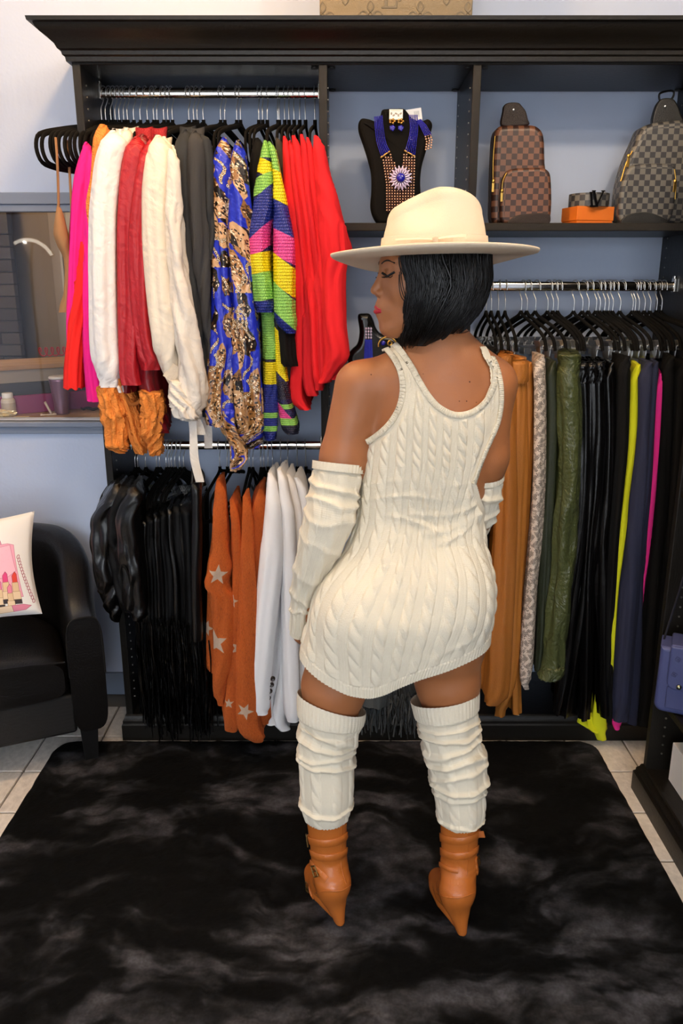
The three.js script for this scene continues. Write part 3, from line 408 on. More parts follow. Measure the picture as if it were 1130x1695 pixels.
thing('dress', 'blue and gold chain print satin dress, right of two, beside the sequins', 'dress', [H('dress_body', [[232, 391, 402], [260, 383, 408], [310, 380, 412], [380, 382, 416], [450, 384, 420], [520, 385, 424], [600, 384, 430], [660, 388, 438], [700, 392, 436], [722, 400, 432], [742, 412, 426]], scarfMat, { t: 0.08, zf: -2.45, zb: -2.64, amp: 0.011, lam: 0.04 })]);
thing('jacket', 'black jacket hanging between the printed dress and the sequined jumpsuit', 'jacket', [H('jacket_body', [[228, 424, 436], [260, 416, 440], [320, 411, 440], [420, 412, 438], [520, 420, 445], [620, 432, 450], [634, 436, 446]], FAB.blackcloth, { t: 0.05, zf: -2.51, zb: -2.72 })]);
// sequins: colour bands follow the photograph's chevrons
const seqBump = tex(128, (u, v) => { const y = v * 12, x = u * 12 + (Math.floor(y) % 2) * 0.5, d = Math.hypot((x % 1) - 0.5, (y % 1) - 0.5); return d < 0.46 ? 0.5 + 0.5 * (1 - d) * ((y % 1)) : 0.1; });
const seqPrint = (bands) => canvas(256, 512, (c, w, h) => { c.fillStyle = '#131a4e'; c.fillRect(0, 0, w, h); for (const [col, y0, y1, s] of bands) { c.fillStyle = col; c.beginPath(); c.moveTo(0, y0 * h - s * 20); c.lineTo(w, y0 * h + s * 20); c.lineTo(w, y1 * h + s * 20); c.lineTo(0, y1 * h - s * 20); c.fill(); } const r = rng(5); for (let i = 0; i < 900; i++) { c.fillStyle = `rgba(0,0,0,${r() * 0.28})`; c.fillRect(r() * w, r() * h, 3, 2); } });
const G = '#86c55c', Y = '#e9d812', N = '#1a2a86', K = '#e0489a', D = '#10142f';
const seqMat = (bands) => phys(0xffffff, { map: seqPrint(bands), roughness: 0.32, metalness: 0.15, bumpMap: rep(seqBump, 1.6, 5), bumpScale: 0.005 });
thing('jumpsuit', 'sequined jumpsuit in green, yellow, blue and pink bands with black lining', 'jumpsuit', [
  H('sleeve', [[232, 436, 447], [255, 431, 450], [285, 425, 452], [310, 421, 453], [350, 418, 455], [390, 411, 456], [430, 411, 455], [470, 416, 454], [500, 419, 454], [517, 424, 452]], seqMat([[G, 0, 0.1, 0], [Y, 0.1, 0.19, 1], [D, 0.19, 0.2, 1], [G, 0.2, 0.3, -1], [N, 0.3, 0.52, -2], [K, 0.5, 0.64, -2], [Y, 0.64, 0.76, -0.5], [G, 0.76, 0.93, -0.5], [N, 0.93, 1.2, 0]]), { t: 0.06, zf: -2.455, zb: -2.56, amp: 0.003, planar: [408, 458, 232, 517] }),
  H('sleeve', [[234, 443, 454], [265, 449, 461], [300, 452, 468], [340, 453, 476], [390, 453, 486], [430, 452, 492], [470, 452, 493], [510, 452, 493], [535, 458, 491], [552, 474, 489]], seqMat([[G, 0, 0.16, 0], [Y, 0.16, 0.31, 1], [N, 0.31, 0.46, 1], [K, 0.46, 0.6, 1], [Y, 0.6, 0.76, 1.6], [G, 0.76, 0.92, 2], [N, 0.92, 1.2, 2]]), { t: 0.06, zf: -2.44, zb: -2.55, amp: 0.003, planar: [442, 494, 234, 552] }),
  H('trouser_leg', [[500, 430, 456], [560, 434, 462], [620, 437, 462], [680, 437, 458], [712, 437, 457], [728, 441, 455]], seqMat([[G, 0, 0.42, 0], [D, 0.4, 0.42, 0], [Y, 0.42, 0.58, 0], [N, 0.58, 0.79, 0], [G, 0.79, 0.83, 0], [N, 0.83, 0.89, 0], [G, 0.89, 0.93, 0], [N, 0.93, 1.2, 0]]), { t: 0.05, zf: -2.475, zb: -2.58, amp: 0.004, planar: [430, 462, 500, 728] }),
  H('trouser_leg', [[520, 452, 470], [600, 456, 472], [660, 460, 480], [690, 464, 488], [710, 468, 493], [718, 474, 493]], seqMat([[D, 0, 0.45, 0], [Y, 0.2, 0.55, 3], [D, 0.55, 0.7, 0], [G, 0.74, 0.78, 0], [K, 0.8, 0.92, 3], [G, 0.86, 0.92, 0], [D, 0.92, 1.3, 0]]), { t: 0.05, zf: -2.465, zb: -2.58, amp: 0.004, planar: [452, 494, 520, 718] }),
  H('lining', [[535, 456, 486], [570, 459, 491], [600, 463, 493], [606, 468, 492]], FAB.blackcloth, { t: 0.05, zf: -2.46, zb: -2.56, nv: 16 })]);
thing('dress', 'brown-black dress between the sequined jumpsuit and the red dresses', 'dress', [H('dress_body', [[228, 455, 468], [260, 458, 471], [320, 463, 474], [420, 468, 490], [560, 470, 492]], FAB.brownblack, { t: 0.035, zf: -2.53, zb: -2.72 })]);
const reds = [
  ['leftmost of the six red dresses, next to the sequined sleeve', [[225, 468, 479], [260, 469, 484], [340, 472, 492], [440, 482, 502], [520, 490, 508], [580, 488, 512], [640, 479, 520], [660, 481, 520], [678, 497, 513]], -2.50],
  ['red dress with pleated bodice, second from the sequins', [[232, 478, 485], [260, 479, 491], [340, 487, 502], [440, 498, 512], [540, 500, 518], [600, 499, 526], [640, 502, 530], [655, 508, 526]], -2.49],
  ['red dress with a curved seam near its shoulder, third from the sequins', [[224, 484, 494], [255, 487, 499], [340, 496, 511], [440, 507, 522], [540, 512, 532], [620, 517, 538], [646, 522, 534]], -2.48],
  ['red dress fourth from the sequins, highest shoulder of the red row', [[222, 497, 505], [260, 500, 511], [340, 508, 522], [440, 520, 535], [540, 524, 545], [620, 528, 550], [632, 532, 548]], -2.47],
  ['red dress fifth from the sequins, behind the batwing one', [[227, 507, 515], [270, 511, 522], [340, 518, 532], [440, 528, 545], [520, 530, 552], [600, 536, 560], [628, 545, 558]], -2.46]];
reds.forEach(([label, rows, zf], i) => thing('red_dress', label, 'dress', [H('dress_body', rows, i % 2 ? FAB.red2 : FAB.red, { t: 0.035, zf, zb: zf - 0.2, amp: 0.006, lam: 0.03 })]));
thing('red_dress', 'red dress with wide batwing sleeve, nearest the wooden partition', 'dress', [
  H('dress_body', [[224, 520, 532], [250, 519, 538], [285, 522, 545], [320, 526, 556], [360, 529, 566], [390, 531, 576], [408, 533, 581], [425, 535, 574], [470, 537, 570], [540, 538, 572], [590, 540, 577], [615, 536, 560], [634, 528, 542]], FAB.red, { t: 0.07, zf: -2.44, zb: -2.6, amp: 0.006, lam: 0.045 }),
  mesh('shoulder_seam', tube([P(524, 276, -2.445), P(531, 268, -2.437), P(541, 268, -2.45)], 0.0025, 12), FAB.red2)]);
// ---------------------------------------------------------------- clothes on the lower rail
const LEA = { black: leather(0x060607, { roughness: 0.24, specularIntensity: 0.9, bumpScale: 0.0004 }), dull: leather(0x060607, { roughness: 0.34, specularIntensity: 0.35 }), caramel: leather(0xb4722f, { roughness: 0.38 }), caramel2: leather(0xac6a2a, { roughness: 0.4 }), olive: leather(0x454c2c, { roughness: 0.3, bumpMap: rep(T.crease, 5), bumpScale: 0.005 }), olive2: leather(0x2a301f, { roughness: 0.36 }) };
function fringe(u0, u1, v0, v1, zf, zb, n, seed, mat) {
  const r = rng(seed), l = [];
  for (let i = 0; i < n; i++) {
    const t = r(), z = lerp(zf, zb, r()), u = lerp(u0, u1, t), a = P(565, v0 + r() * 14, zf).y, b = P(565, lerp(v1 - 55, v1, Math.pow(r(), 0.6)), zf).y, x = xAt(u, a, z), sw = (r() - 0.5) * 0.03, tw = r() * 6, w = 0.0024 + r() * 0.001, rings = [];
    for (let j = 0; j <= 5; j++) { const s = j / 5, c = Math.cos(tw + s * 2) * w, d = Math.sin(tw + s * 2) * w, X = x + sw * s * s + 0.004 * Math.sin(s * 7 + tw), Yy = lerp(a, b, s); rings.push([new V3(X - c, Yy, z - d), new V3(X + 0.0006, Yy, z + 0.0006), new V3(X + c, Yy, z + d)]); }
    l.push(skin(rings));
  }
  const m = mesh('fringe', join(l), mat); m.userData.kind = 'stuff'; return m;
}
const elbow = (u, v, z, w, h, tilt) => { const p = P(u, v, z), g = new THREE.TorusGeometry(1, 0.12, 8, 40); g.scale(w, h, 0.03); return mesh('cuff_opening', place(g, p.x, p.y, p.z, -0.3, 0, tilt), LEA.dull); };
thing('leather_jacket', 'black leather jacket at the near end of the lower rail beside the armchair', 'jacket', [H('jacket_body', [[800, 188, 210], [822, 175, 214], [842, 159, 214], [860, 152, 212], [890, 152, 208], [930, 156, 205], [970, 164, 203], [1005, 176, 200], [1030, 188, 197]], LEA.black, { t: 0.085, zf: -2.5, zb: -2.62, amp: 0.008, lam: 0.07, wob: 2 }), elbow(163, 950, -2.47, 0.016, 0.062, 0.1)]);
thing('leather_jacket', 'black leather jacket with slit cuff, second from the armchair', 'jacket', [H('jacket_body', [[804, 200, 222], [830, 186, 226], [850, 178, 228], [890, 180, 228], [940, 186, 228], [985, 196, 228], [1010, 203, 228]], LEA.dull, { t: 0.06, zf: -2.48, zb: -2.62, amp: 0.008, lam: 0.07, wob: 2 })]);
thing('leather_jacket', 'black leather jacket third from the armchair, against the fringed pants', 'jacket', [H('jacket_body', [[806, 214, 236], [835, 200, 240], [860, 193, 240], [900, 197, 240], [950, 202, 240], [1000, 207, 242], [1022, 220, 243]], LEA.black, { t: 0.07, zf: -2.45, zb: -2.6, amp: 0.008, lam: 0.07, wob: 2 }), elbow(209, 965, -2.425, 0.015, 0.06, 0.15)]);
const fp = [[222, 234], [231, 245], [241, 256], [252, 268], [264, 280], [275, 292], [286, 303], [297, 318]];
fp.forEach(([u0, u1], i) => {
  const zf = -2.56 + i * 0.004, sp = (u) => u + (u - 222) * 0.12;
  thing('fringed_pants', ORD[i] + ' pair of black leather pants with fringed hem, counted from the leather jackets', 'pants', [
    H('trouser_leg', [[862 - i * 4, u0, u1], [885, u0 + 1, u1], [960, sp(u0) + 3, sp(u1) + 1], [1045, sp(u0) + 6, sp(u1) + 3]], i % 2 ? LEA.black : LEA.dull, { t: 0.03, zf, zb: zf - 0.16, amp: 0.007, lam: 0.032 }), fringe(sp(u0) + 2, sp(u1) + 10, 1030, 1215 + (i * 37) % 26, zf + 0.07, zf - 0.12, 50, 50 + i, i % 2 ? LEA.dull : LEA.black)], 'fringed black leather pants on the lower rail');
});
thing('overalls', 'black leather overalls with a wide strap beside the orange cardigans', 'overalls', [
  H('bib', [[838, 298, 346], [900, 302, 346], [1000, 306, 346], [1060, 308, 346]], LEA.dull, { t: 0.04, zf: -2.5, zb: -2.68, amp: 0.003 }),
  H('strap', [[800, 316, 334], [850, 318, 333], [885, 318, 334], [960, 317, 333], [1060, 319, 336]], LEA.black, { t: 0.03, zf: -2.44, zb: -2.48, amp: 0.002 }),
  mesh('strap_loop', tube([P(318, 800, -2.5), P(322, 770, -2.52), P(336, 785, -2.52), P(334, 805, -2.5)], 0.006, 16), LEA.black), fringe(312, 350, 1050, 1232, -2.46, -2.6, 60, 91, LEA.dull)]);
const star = (c, x, y, r, a) => { c.beginPath(); for (let i = 0; i < 10; i++) { const t = a + i * PI / 5, q = i % 2 ? r * 0.42 : r; c.lineTo(x + Math.sin(t) * q, y - Math.cos(t) * q); } c.fill(); };
const cardi = (x0, x1, y0, y1, stars) => phys(0xffffff, { map: canvas(256, 512, (c, w, h) => { c.fillStyle = '#e2691e'; c.fillRect(0, 0, w, h); const r = rng(8); for (let i = 0; i < 2500; i++) { c.fillStyle = r() < 0.5 ? 'rgba(255,150,80,.16)' : 'rgba(120,30,0,.13)'; c.fillRect(r() * w, r() * h, 5, 3); } c.fillStyle = '#ecd2bb'; c.setTransform(w / (x1 - x0), 0, 0, h / (y1 - y0), -x0 * w / (x1 - x0), -y0 * h / (y1 - y0)); for (const s of stars) star(c, ...s); c.setTransform(1, 0, 0, 1, 0, 0); }), roughness: 0.95, sheen: 0.4, sheenColor: new THREE.Color(0xff9a5a), sheenRoughness: 0.7, bumpMap: rep(T.boucle, 2, 4), bumpScale: 0.008 });
const kn = { t: 0.08, amp: 0.005, lam: 0.09 };
thing('cardigan', 'orange fuzzy cardigan with two cream stars on its front sleeve', 'cardigan', [
  H('sleeve', [[797, 357, 371], [850, 353, 376], [900, 350, 379], [940, 343, 384], [965, 337, 387], [985, 347, 389], [1030, 352, 389], [1080, 353, 387], [1120, 352, 380], [1150, 353, 373], [1166, 359, 369]], cardi(335, 392, 797, 1170, [[363, 938, 17, 0.1], [358, 1052, 22, -0.15]]), { ...kn, zf: -2.45, zb: -2.55, planar: [335, 392, 797, 1170] }),
  H('cardigan_body', [[800, 358, 372], [900, 352, 380], [975, 342, 384], [1060, 340, 384], [1103, 340, 384], [1112, 346, 384]], cardi(335, 392, 797, 1170, [[342, 1030, 14, 0.3]]), { ...kn, t: 0.04, zf: -2.5, zb: -2.66, planar: [335, 392, 797, 1170] })]);
thing('cardigan', 'orange fuzzy cardigan second from the black overalls, with a small star low on its sleeve', 'cardigan', [
  H('sleeve', [[828, 380, 391], [870, 383, 398], [920, 384, 402], [970, 386, 408], [1020, 385, 408], [1070, 382, 402], [1130, 376, 396], [1180, 372, 396], [1208, 374, 393]], cardi(365, 412, 828, 1212, [[385, 984, 11, 0.2], [395, 1062, 14, 0.3], [380, 1155, 9, 0]]), { ...kn, t: 0.06, zf: -2.45, zb: -2.56, planar: [365, 412, 828, 1212] }),
  H('cardigan_body', [[824, 384, 396], [950, 388, 414], [1080, 384, 412], [1160, 366, 408], [1206, 372, 402]], cardi(365, 412, 828, 1212, []), { ...kn, t: 0.04, zf: -2.5, zb: -2.66, planar: [365, 412, 828, 1212] })]);
thing('cardigan', 'orange fuzzy cardigan with the longest hem and a star near its bottom', 'cardigan', [
  H('sleeve', [[822, 402, 413], [880, 401, 420], [950, 398, 424], [1030, 396, 426], [1100, 393, 428], [1150, 393, 434], [1195, 394, 438], [1214, 402, 438], [1226, 418, 437]], cardi(390, 442, 822, 1228, [[407, 1165, 15, 0.4]]), { ...kn, t: 0.07, zf: -2.43, zb: -2.54, planar: [390, 442, 822, 1228] })]);
thing('cardigan', 'orange fuzzy cardigan nearest the white blazers', 'cardigan', [
  H('cardigan_body', [[808, 428, 440], [850, 416, 440], [950, 414, 438], [1080, 420, 440], [1160, 428, 444], [1188, 430, 446], [1196, 436, 445]], cardi(410, 448, 808, 1198, []), { ...kn, t: 0.05, zf: -2.47, zb: -2.62, planar: [410, 448, 808, 1198] })]);
const bl = cloth(0xeeeef0, { sheen: 0.1 }), bo = { t: 0.07, amp: 0.004, lam: 0.08 };
{
  const btn = []; const A = H('sleeve', [[783, 443, 455], [810, 441, 460], [835, 439, 466], [870, 436, 468], [950, 430, 470], [1040, 421, 472], [1110, 414, 470], [1150, 411, 462], [1172, 411, 452], [1178, 416, 444]], bl, { ...bo, zf: -2.44, zb: -2.56 });
  for (const [u, v] of [[452, 1118.5], [450, 1128.5], [447.5, 1139], [445, 1150]]) { const p = P(u, v, -2.452), g = new THREE.LatheGeometry([[0, 0.001], [0.004, 0.001], [0.007, 0.004], [0.0085, 0.003], [0.009, 0]].map(q => new THREE.Vector2(...q)), 20); btn.push(mesh('button', place(g, p.x, p.y, p.z + 0.02, 0.1, 1.5, 0), phys(0x2a2018, { roughness: 0.3 }))); }
  thing('blazer', 'white blazer with four dark buttons on its sleeve cuff', 'blazer', [A, H('blazer_body', [[785, 446, 460], [850, 444, 478], [1000, 440, 480], [1180, 432, 478], [1196, 440, 474]], bl, { ...bo, t: 0.04, zf: -2.5, zb: -2.68 }), ...btn]);
}
thing('blazer', 'white blazer second from the orange cardigans', 'blazer', [H('sleeve', [[778, 458, 472], [815, 462, 480], [850, 465, 488], [920, 466, 492], [1020, 467, 494], [1120, 469, 496], [1180, 471, 498], [1191, 475, 497]], bl, { ...bo, zf: -2.45, zb: -2.57 }), H('blazer_body', [[780, 462, 476], [900, 464, 494], [1100, 462, 496], [1195, 450, 492], [1206, 460, 488]], bl, { ...bo, t: 0.04, zf: -2.51, zb: -2.68 })]);
thing('blazer', 'white blazer nearest the woman\'s knitted sleeve', 'blazer', [H('blazer_body', [[785, 472, 486], [812, 478, 492], [850, 484, 500], [1000, 488, 506], [1190, 490, 508]], bl, { ...bo, t: 0.06, zf: -2.5, zb: -2.66 })]);
thing('blazer', 'white blazer half hidden behind the woman\'s forearm sleeve', 'blazer', [H('blazer_body', [[790, 486, 500], [815, 492, 508], [900, 500, 520], [1190, 500, 522]], bl, { ...bo, t: 0.05, zf: -2.52, zb: -2.68 })]);
// ---------------------------------------------------------------- grey fringed shawl between the woman's legs
{
  const grey = cloth(0x4b4f50), kids = [H('shawl_body', [[1000, 600, 690], [1080, 600, 690], [1130, 603, 690], [1165, 600, 690]], grey, { t: 0.08, zf: -2.55, zb: -2.66, amp: 0.01, lam: 0.07 })];
  kids.push(fringe(596, 640, 1135, 1222, -2.53, -2.56, 50, 33, grey), fringe(640, 690, 1150, 1226, -2.52, -2.56, 55, 34, grey), fringe(610, 680, 1110, 1180, -2.535, -2.545, 40, 35, grey));
  thing('shawl', 'grey fringed shawl hanging low behind the woman\'s legs', 'shawl', kids);
}
// ---------------------------------------------------------------- pants on the right rail
const pr = (name, label, rows, mat, o = {}, extra = []) => thing(name, label, 'pants', [H('trouser_legs', rows, mat, { t: 0.05, flip: true, zf: -2.53, zb: -2.72, amp: 0.005, lam: 0.05, ...o }), ...extra]);
const waist = (u0, u1, v0, v1, zf, mat, lam = 0.014) => H('waistband', [[v0, u0, u1], [(v0 + v1) / 2, u0 - 1, u1 + 1], [v1, u0, u1]], mat, { t: 0.055, flip: true, zf: zf + 0.006, zb: zf - 0.18, amp: 0.006, lam, nv: 10, grow: 1 });
pr('black_pants', 'black pants hanging behind the woman\'s right arm', [[575, 785, 822], [700, 790, 822], [850, 790, 812], [960, 788, 808], [1100, 775, 800]], FAB.blackcloth, { zf: -2.6, zb: -2.74 });
pr('leather_pants', 'caramel leather pants nearest the woman, with the widest flared leg', [[588, 826, 848], [660, 826, 854], [760, 824, 858], [850, 818, 856], [950, 808, 852], [1050, 796, 846], [1120, 788, 842], [1150, 787, 838], [1163, 804, 828]], LEA.caramel2, { zf: -2.5, zb: -2.6, t: 0.07, amp: 0.007, lam: 0.08 }, [waist(826, 848, 586, 622, -2.5, LEA.caramel2)]);
pr('leather_pants', 'caramel leather pants in the middle of three, with gathered waist', [[592, 842, 868], [660, 846, 872], [760, 848, 872], [850, 846, 869], [950, 841, 864], [1050, 836, 858], [1120, 830, 852], [1160, 826, 842], [1186, 822, 832]], LEA.caramel, { zf: -2.51, zb: -2.64, amp: 0.007, lam: 0.05 }, [waist(841, 870, 594, 634, -2.51, LEA.caramel)]);
pr('leather_pants', 'caramel leather pants next to the snake print pants', [[600, 858, 880], [660, 862, 882], [760, 864, 880], [850, 860, 876], [950, 850, 868], [1030, 845, 860], [1100, 846, 860], [1180, 836, 863]], LEA.caramel, { zf: -2.53, zb: -2.7, t: 0.035 });
const snakeTex = canvas(256, 512, (c, w, h) => { c.fillStyle = '#cdbfb2'; c.fillRect(0, 0, w, h); const r = rng(4); for (let y = 0; y < h; y += 9) for (let x = 0; x < w; x += 12) { const k = Math.sin(x * 0.11 + Math.sin(y * 0.05) * 2) + Math.cos(y * 0.09 + x * 0.05) + (r() - 0.5) * 1.4; c.fillStyle = k > 0.5 ? '#2a2321' : k > -0.2 ? '#85776e' : '#dccfc3'; c.beginPath(); c.ellipse(x + ((y / 9) % 2) * 6, y, 5, 3.6, 0, 0, 7); c.fill(); } });
pr('snakeskin_pants', 'beige and black snake print pants between caramel and olive pants', [[588, 879, 902], [660, 883, 903], [760, 882, 902], [860, 876, 897], [960, 868, 889], [1050, 862, 884], [1120, 859, 879], [1140, 864, 874]], phys(0xffffff, { map: rep(snakeTex, 1 / 0.11, 1 / 0.22), roughness: 0.5 }), { zf: -2.5, zb: -2.64 });
pr('leather_pants', 'dark olive leather pants half hidden beside the snake print pants', [[598, 902, 920], [680, 904, 921], [760, 902, 919], [860, 897, 914], [960, 890, 910], [1060, 884, 906], [1110, 882, 902]], LEA.olive2, { zf: -2.52, zb: -2.68, t: 0.035 });
pr('leather_joggers', 'shiny olive leather joggers with elastic waist and cuffs', [[586, 928, 957], [612, 923, 959], [640, 920, 960], [700, 917, 962], [780, 914, 960], [860, 910, 956], [950, 904, 949], [1030, 897, 941], [1080, 888, 936], [1100, 882, 934], [1118, 880, 926]], LEA.olive, { zf: -2.49, zb: -2.62, t: 0.07, amp: 0.009, lam: 0.09, wob: 2 }, [waist(926, 957, 584, 612, -2.488, LEA.olive), H('cuff', [[1098, 881, 934], [1110, 880, 932], [1121, 881, 925]], LEA.olive, { t: 0.07, flip: true, zf: -2.485, zb: -2.61, amp: 0.005, lam: 0.015, nv: 8, grow: 1 })]);
[[[[606, 956, 972], [700, 960, 975], [800, 956, 972], [900, 948, 964], [1000, 936, 952], [1100, 924, 940], [1182, 915, 926]], 'shiny black leather leggings touching the olive joggers'],
[[[604, 970, 986], [700, 972, 988], [800, 970, 986], [900, 962, 978], [1000, 950, 968], [1100, 938, 955], [1186, 930, 944]], 'shiny black leather leggings second from the olive joggers'],
[[[604, 984, 1000], [700, 985, 1001], [800, 980, 998], [900, 973, 990], [1000, 960, 980], [1100, 957, 978], [1190, 958, 975]], 'shiny black leather leggings third from the olive joggers'],
[[[600, 998, 1016], [700, 998, 1018], [800, 994, 1014], [900, 988, 1006], [1000, 980, 1004], [1100, 976, 1006], [1183, 974, 1008]], 'black leather flared pants behind the yellow hem'],
[[[590, 1012, 1042], [680, 1014, 1040], [760, 1010, 1036], [860, 1002, 1026], [960, 994, 1018], [1060, 992, 1012], [1196, 1001, 1011]], 'matte black pants beside the neon yellow pants']].forEach(([rows, label], i) => pr('black_leggings', label, rows, i === 4 ? FAB.blackcloth : LEA.black, { zf: -2.5 - i * 0.005, zb: -2.68, t: 0.04, amp: 0.009, lam: 0.04 }, i < 3 ? [waist(rows[0][1] - 1, rows[0][2] + 1, 598, 634, -2.5 - i * 0.005, LEA.black)] : []));
const neon = cloth(0xdadb12), navy = cloth(0x171d38), hot = cloth(0xf0288f);
pr('yellow_pants', 'neon yellow pants whose hem shows below the black pants', [[604, 1043, 1060], [650, 1043, 1060], [660, 1042, 1057], [740, 1038, 1053], [820, 1031, 1045], [900, 1022, 1037], [980, 1013, 1028], [1060, 1000, 1021], [1150, 980, 1008], [1185, 974, 1003], [1205, 980, 1003], [1224, 988, 1001]], neon, { zf: -2.545, zb: -2.72 }, [H('hem_corner', [[1186, 956, 980], [1195, 955, 986], [1203, 968, 990], [1212, 980, 992]], neon, { t: 0.02, zf: -2.53, zb: -2.56, nv: 14, amp: 0.003 })]);
pr('navy_pants', 'navy blue pants next to the neon yellow pants', [[600, 1056, 1080], [680, 1056, 1076], [780, 1048, 1070], [880, 1038, 1062], [980, 1026, 1056], [1080, 1018, 1048], [1160, 1014, 1042], [1191, 1013, 1036]], navy, { zf: -2.51, zb: -2.68, t: 0.06 });
pr('navy_pants', 'navy blue pants between the other navy pair and the hot pink pants', [[600, 1074, 1090], [700, 1070, 1084], [800, 1064, 1078], [900, 1056, 1068], [1000, 1046, 1064], [1100, 1040, 1060], [1196, 1036, 1054]], navy, { zf: -2.525, zb: -2.7, t: 0.04 });
pr('pink_pants', 'hot pink pants with their hem showing below the navy pants', [[618, 1086, 1094], [632, 1084, 1102], [660, 1083, 1098], [740, 1078, 1092], [820, 1070, 1084], [900, 1064, 1076], [960, 1058, 1068], [1060, 1034, 1052], [1150, 1018, 1034], [1190, 1012, 1028], [1206, 1016, 1025]], hot, { zf: -2.54, zb: -2.72 });
pr('black_pants', 'black wide pants right of the hot pink pants', [[590, 1096, 1116], [700, 1092, 1112], [820, 1084, 1106], [940, 1070, 1096], [1060, 1060, 1086], [1180, 1052, 1078], [1200, 1054, 1074]], FAB.blackcloth, { zf: -2.53, zb: -2.7, t: 0.06 });
pr('black_pants', 'black pants at the end of the pants rail by the cabinet', [[600, 1112, 1140], [700, 1108, 1136], [850, 1096, 1124], [1000, 1080, 1108], [1150, 1068, 1092], [1196, 1066, 1086]], FAB.blackcloth, { zf: -2.54, zb: -2.7, t: 0.06 });
// ---------------------------------------------------------------- shelf displays
const shapePx = (pts, z, curved = true) => { const q = pts.map(p => { const w = P(p[0], p[1], z); return new THREE.Vector2(w.x, w.y); }); const s = new THREE.Shape(); if (!curved) { q.forEach((p, i) => i ? s.lineTo(p.x, p.y) : s.moveTo(p.x, p.y)); s.closePath(); return s; } const c = new THREE.CatmullRomCurve3(q.map(p => new V3(p.x, p.y, 0)), true, 'centripetal').getPoints(q.length * 5); c.forEach((p, i) => i ? s.lineTo(p.x, p.y) : s.moveTo(p.x, p.y)); return s; };
const slab = (shape, z0, z1, bevel = 0.006, seg = 4) => { const g = new THREE.ExtrudeGeometry(shape, { depth: Math.max(0.0005, z1 - z0 - 2 * bevel), bevelEnabled: bevel > 0, bevelThickness: bevel, bevelSize: bevel, bevelOffset: -bevel, bevelSegments: seg, curveSegments: 12 }); g.translate(0, 0, z0 + bevel); return g; };
const ball = (p, r, sx = 1, sy = 1, sz = 1, n = 8) => { const g = new THREE.SphereGeometry(r, n, Math.max(5, n - 2)); g.scale(sx, sy, sz); g.translate(p.x, p.y, p.z); return g; };
const bead = { blue: phys(0x1c1d9c, { roughness: 0.12, clearcoat: 0.6 }), gold: phys(0xe2b79c, { metalness: 0.35, roughness: 0.25 }), pearl: phys(0xd9c9e8, { roughness: 0.12, metalness: 0.25, clearcoat: 1 }), brass: phys(0xb08a4a, { metalness: 1, roughness: 0.35 }) };
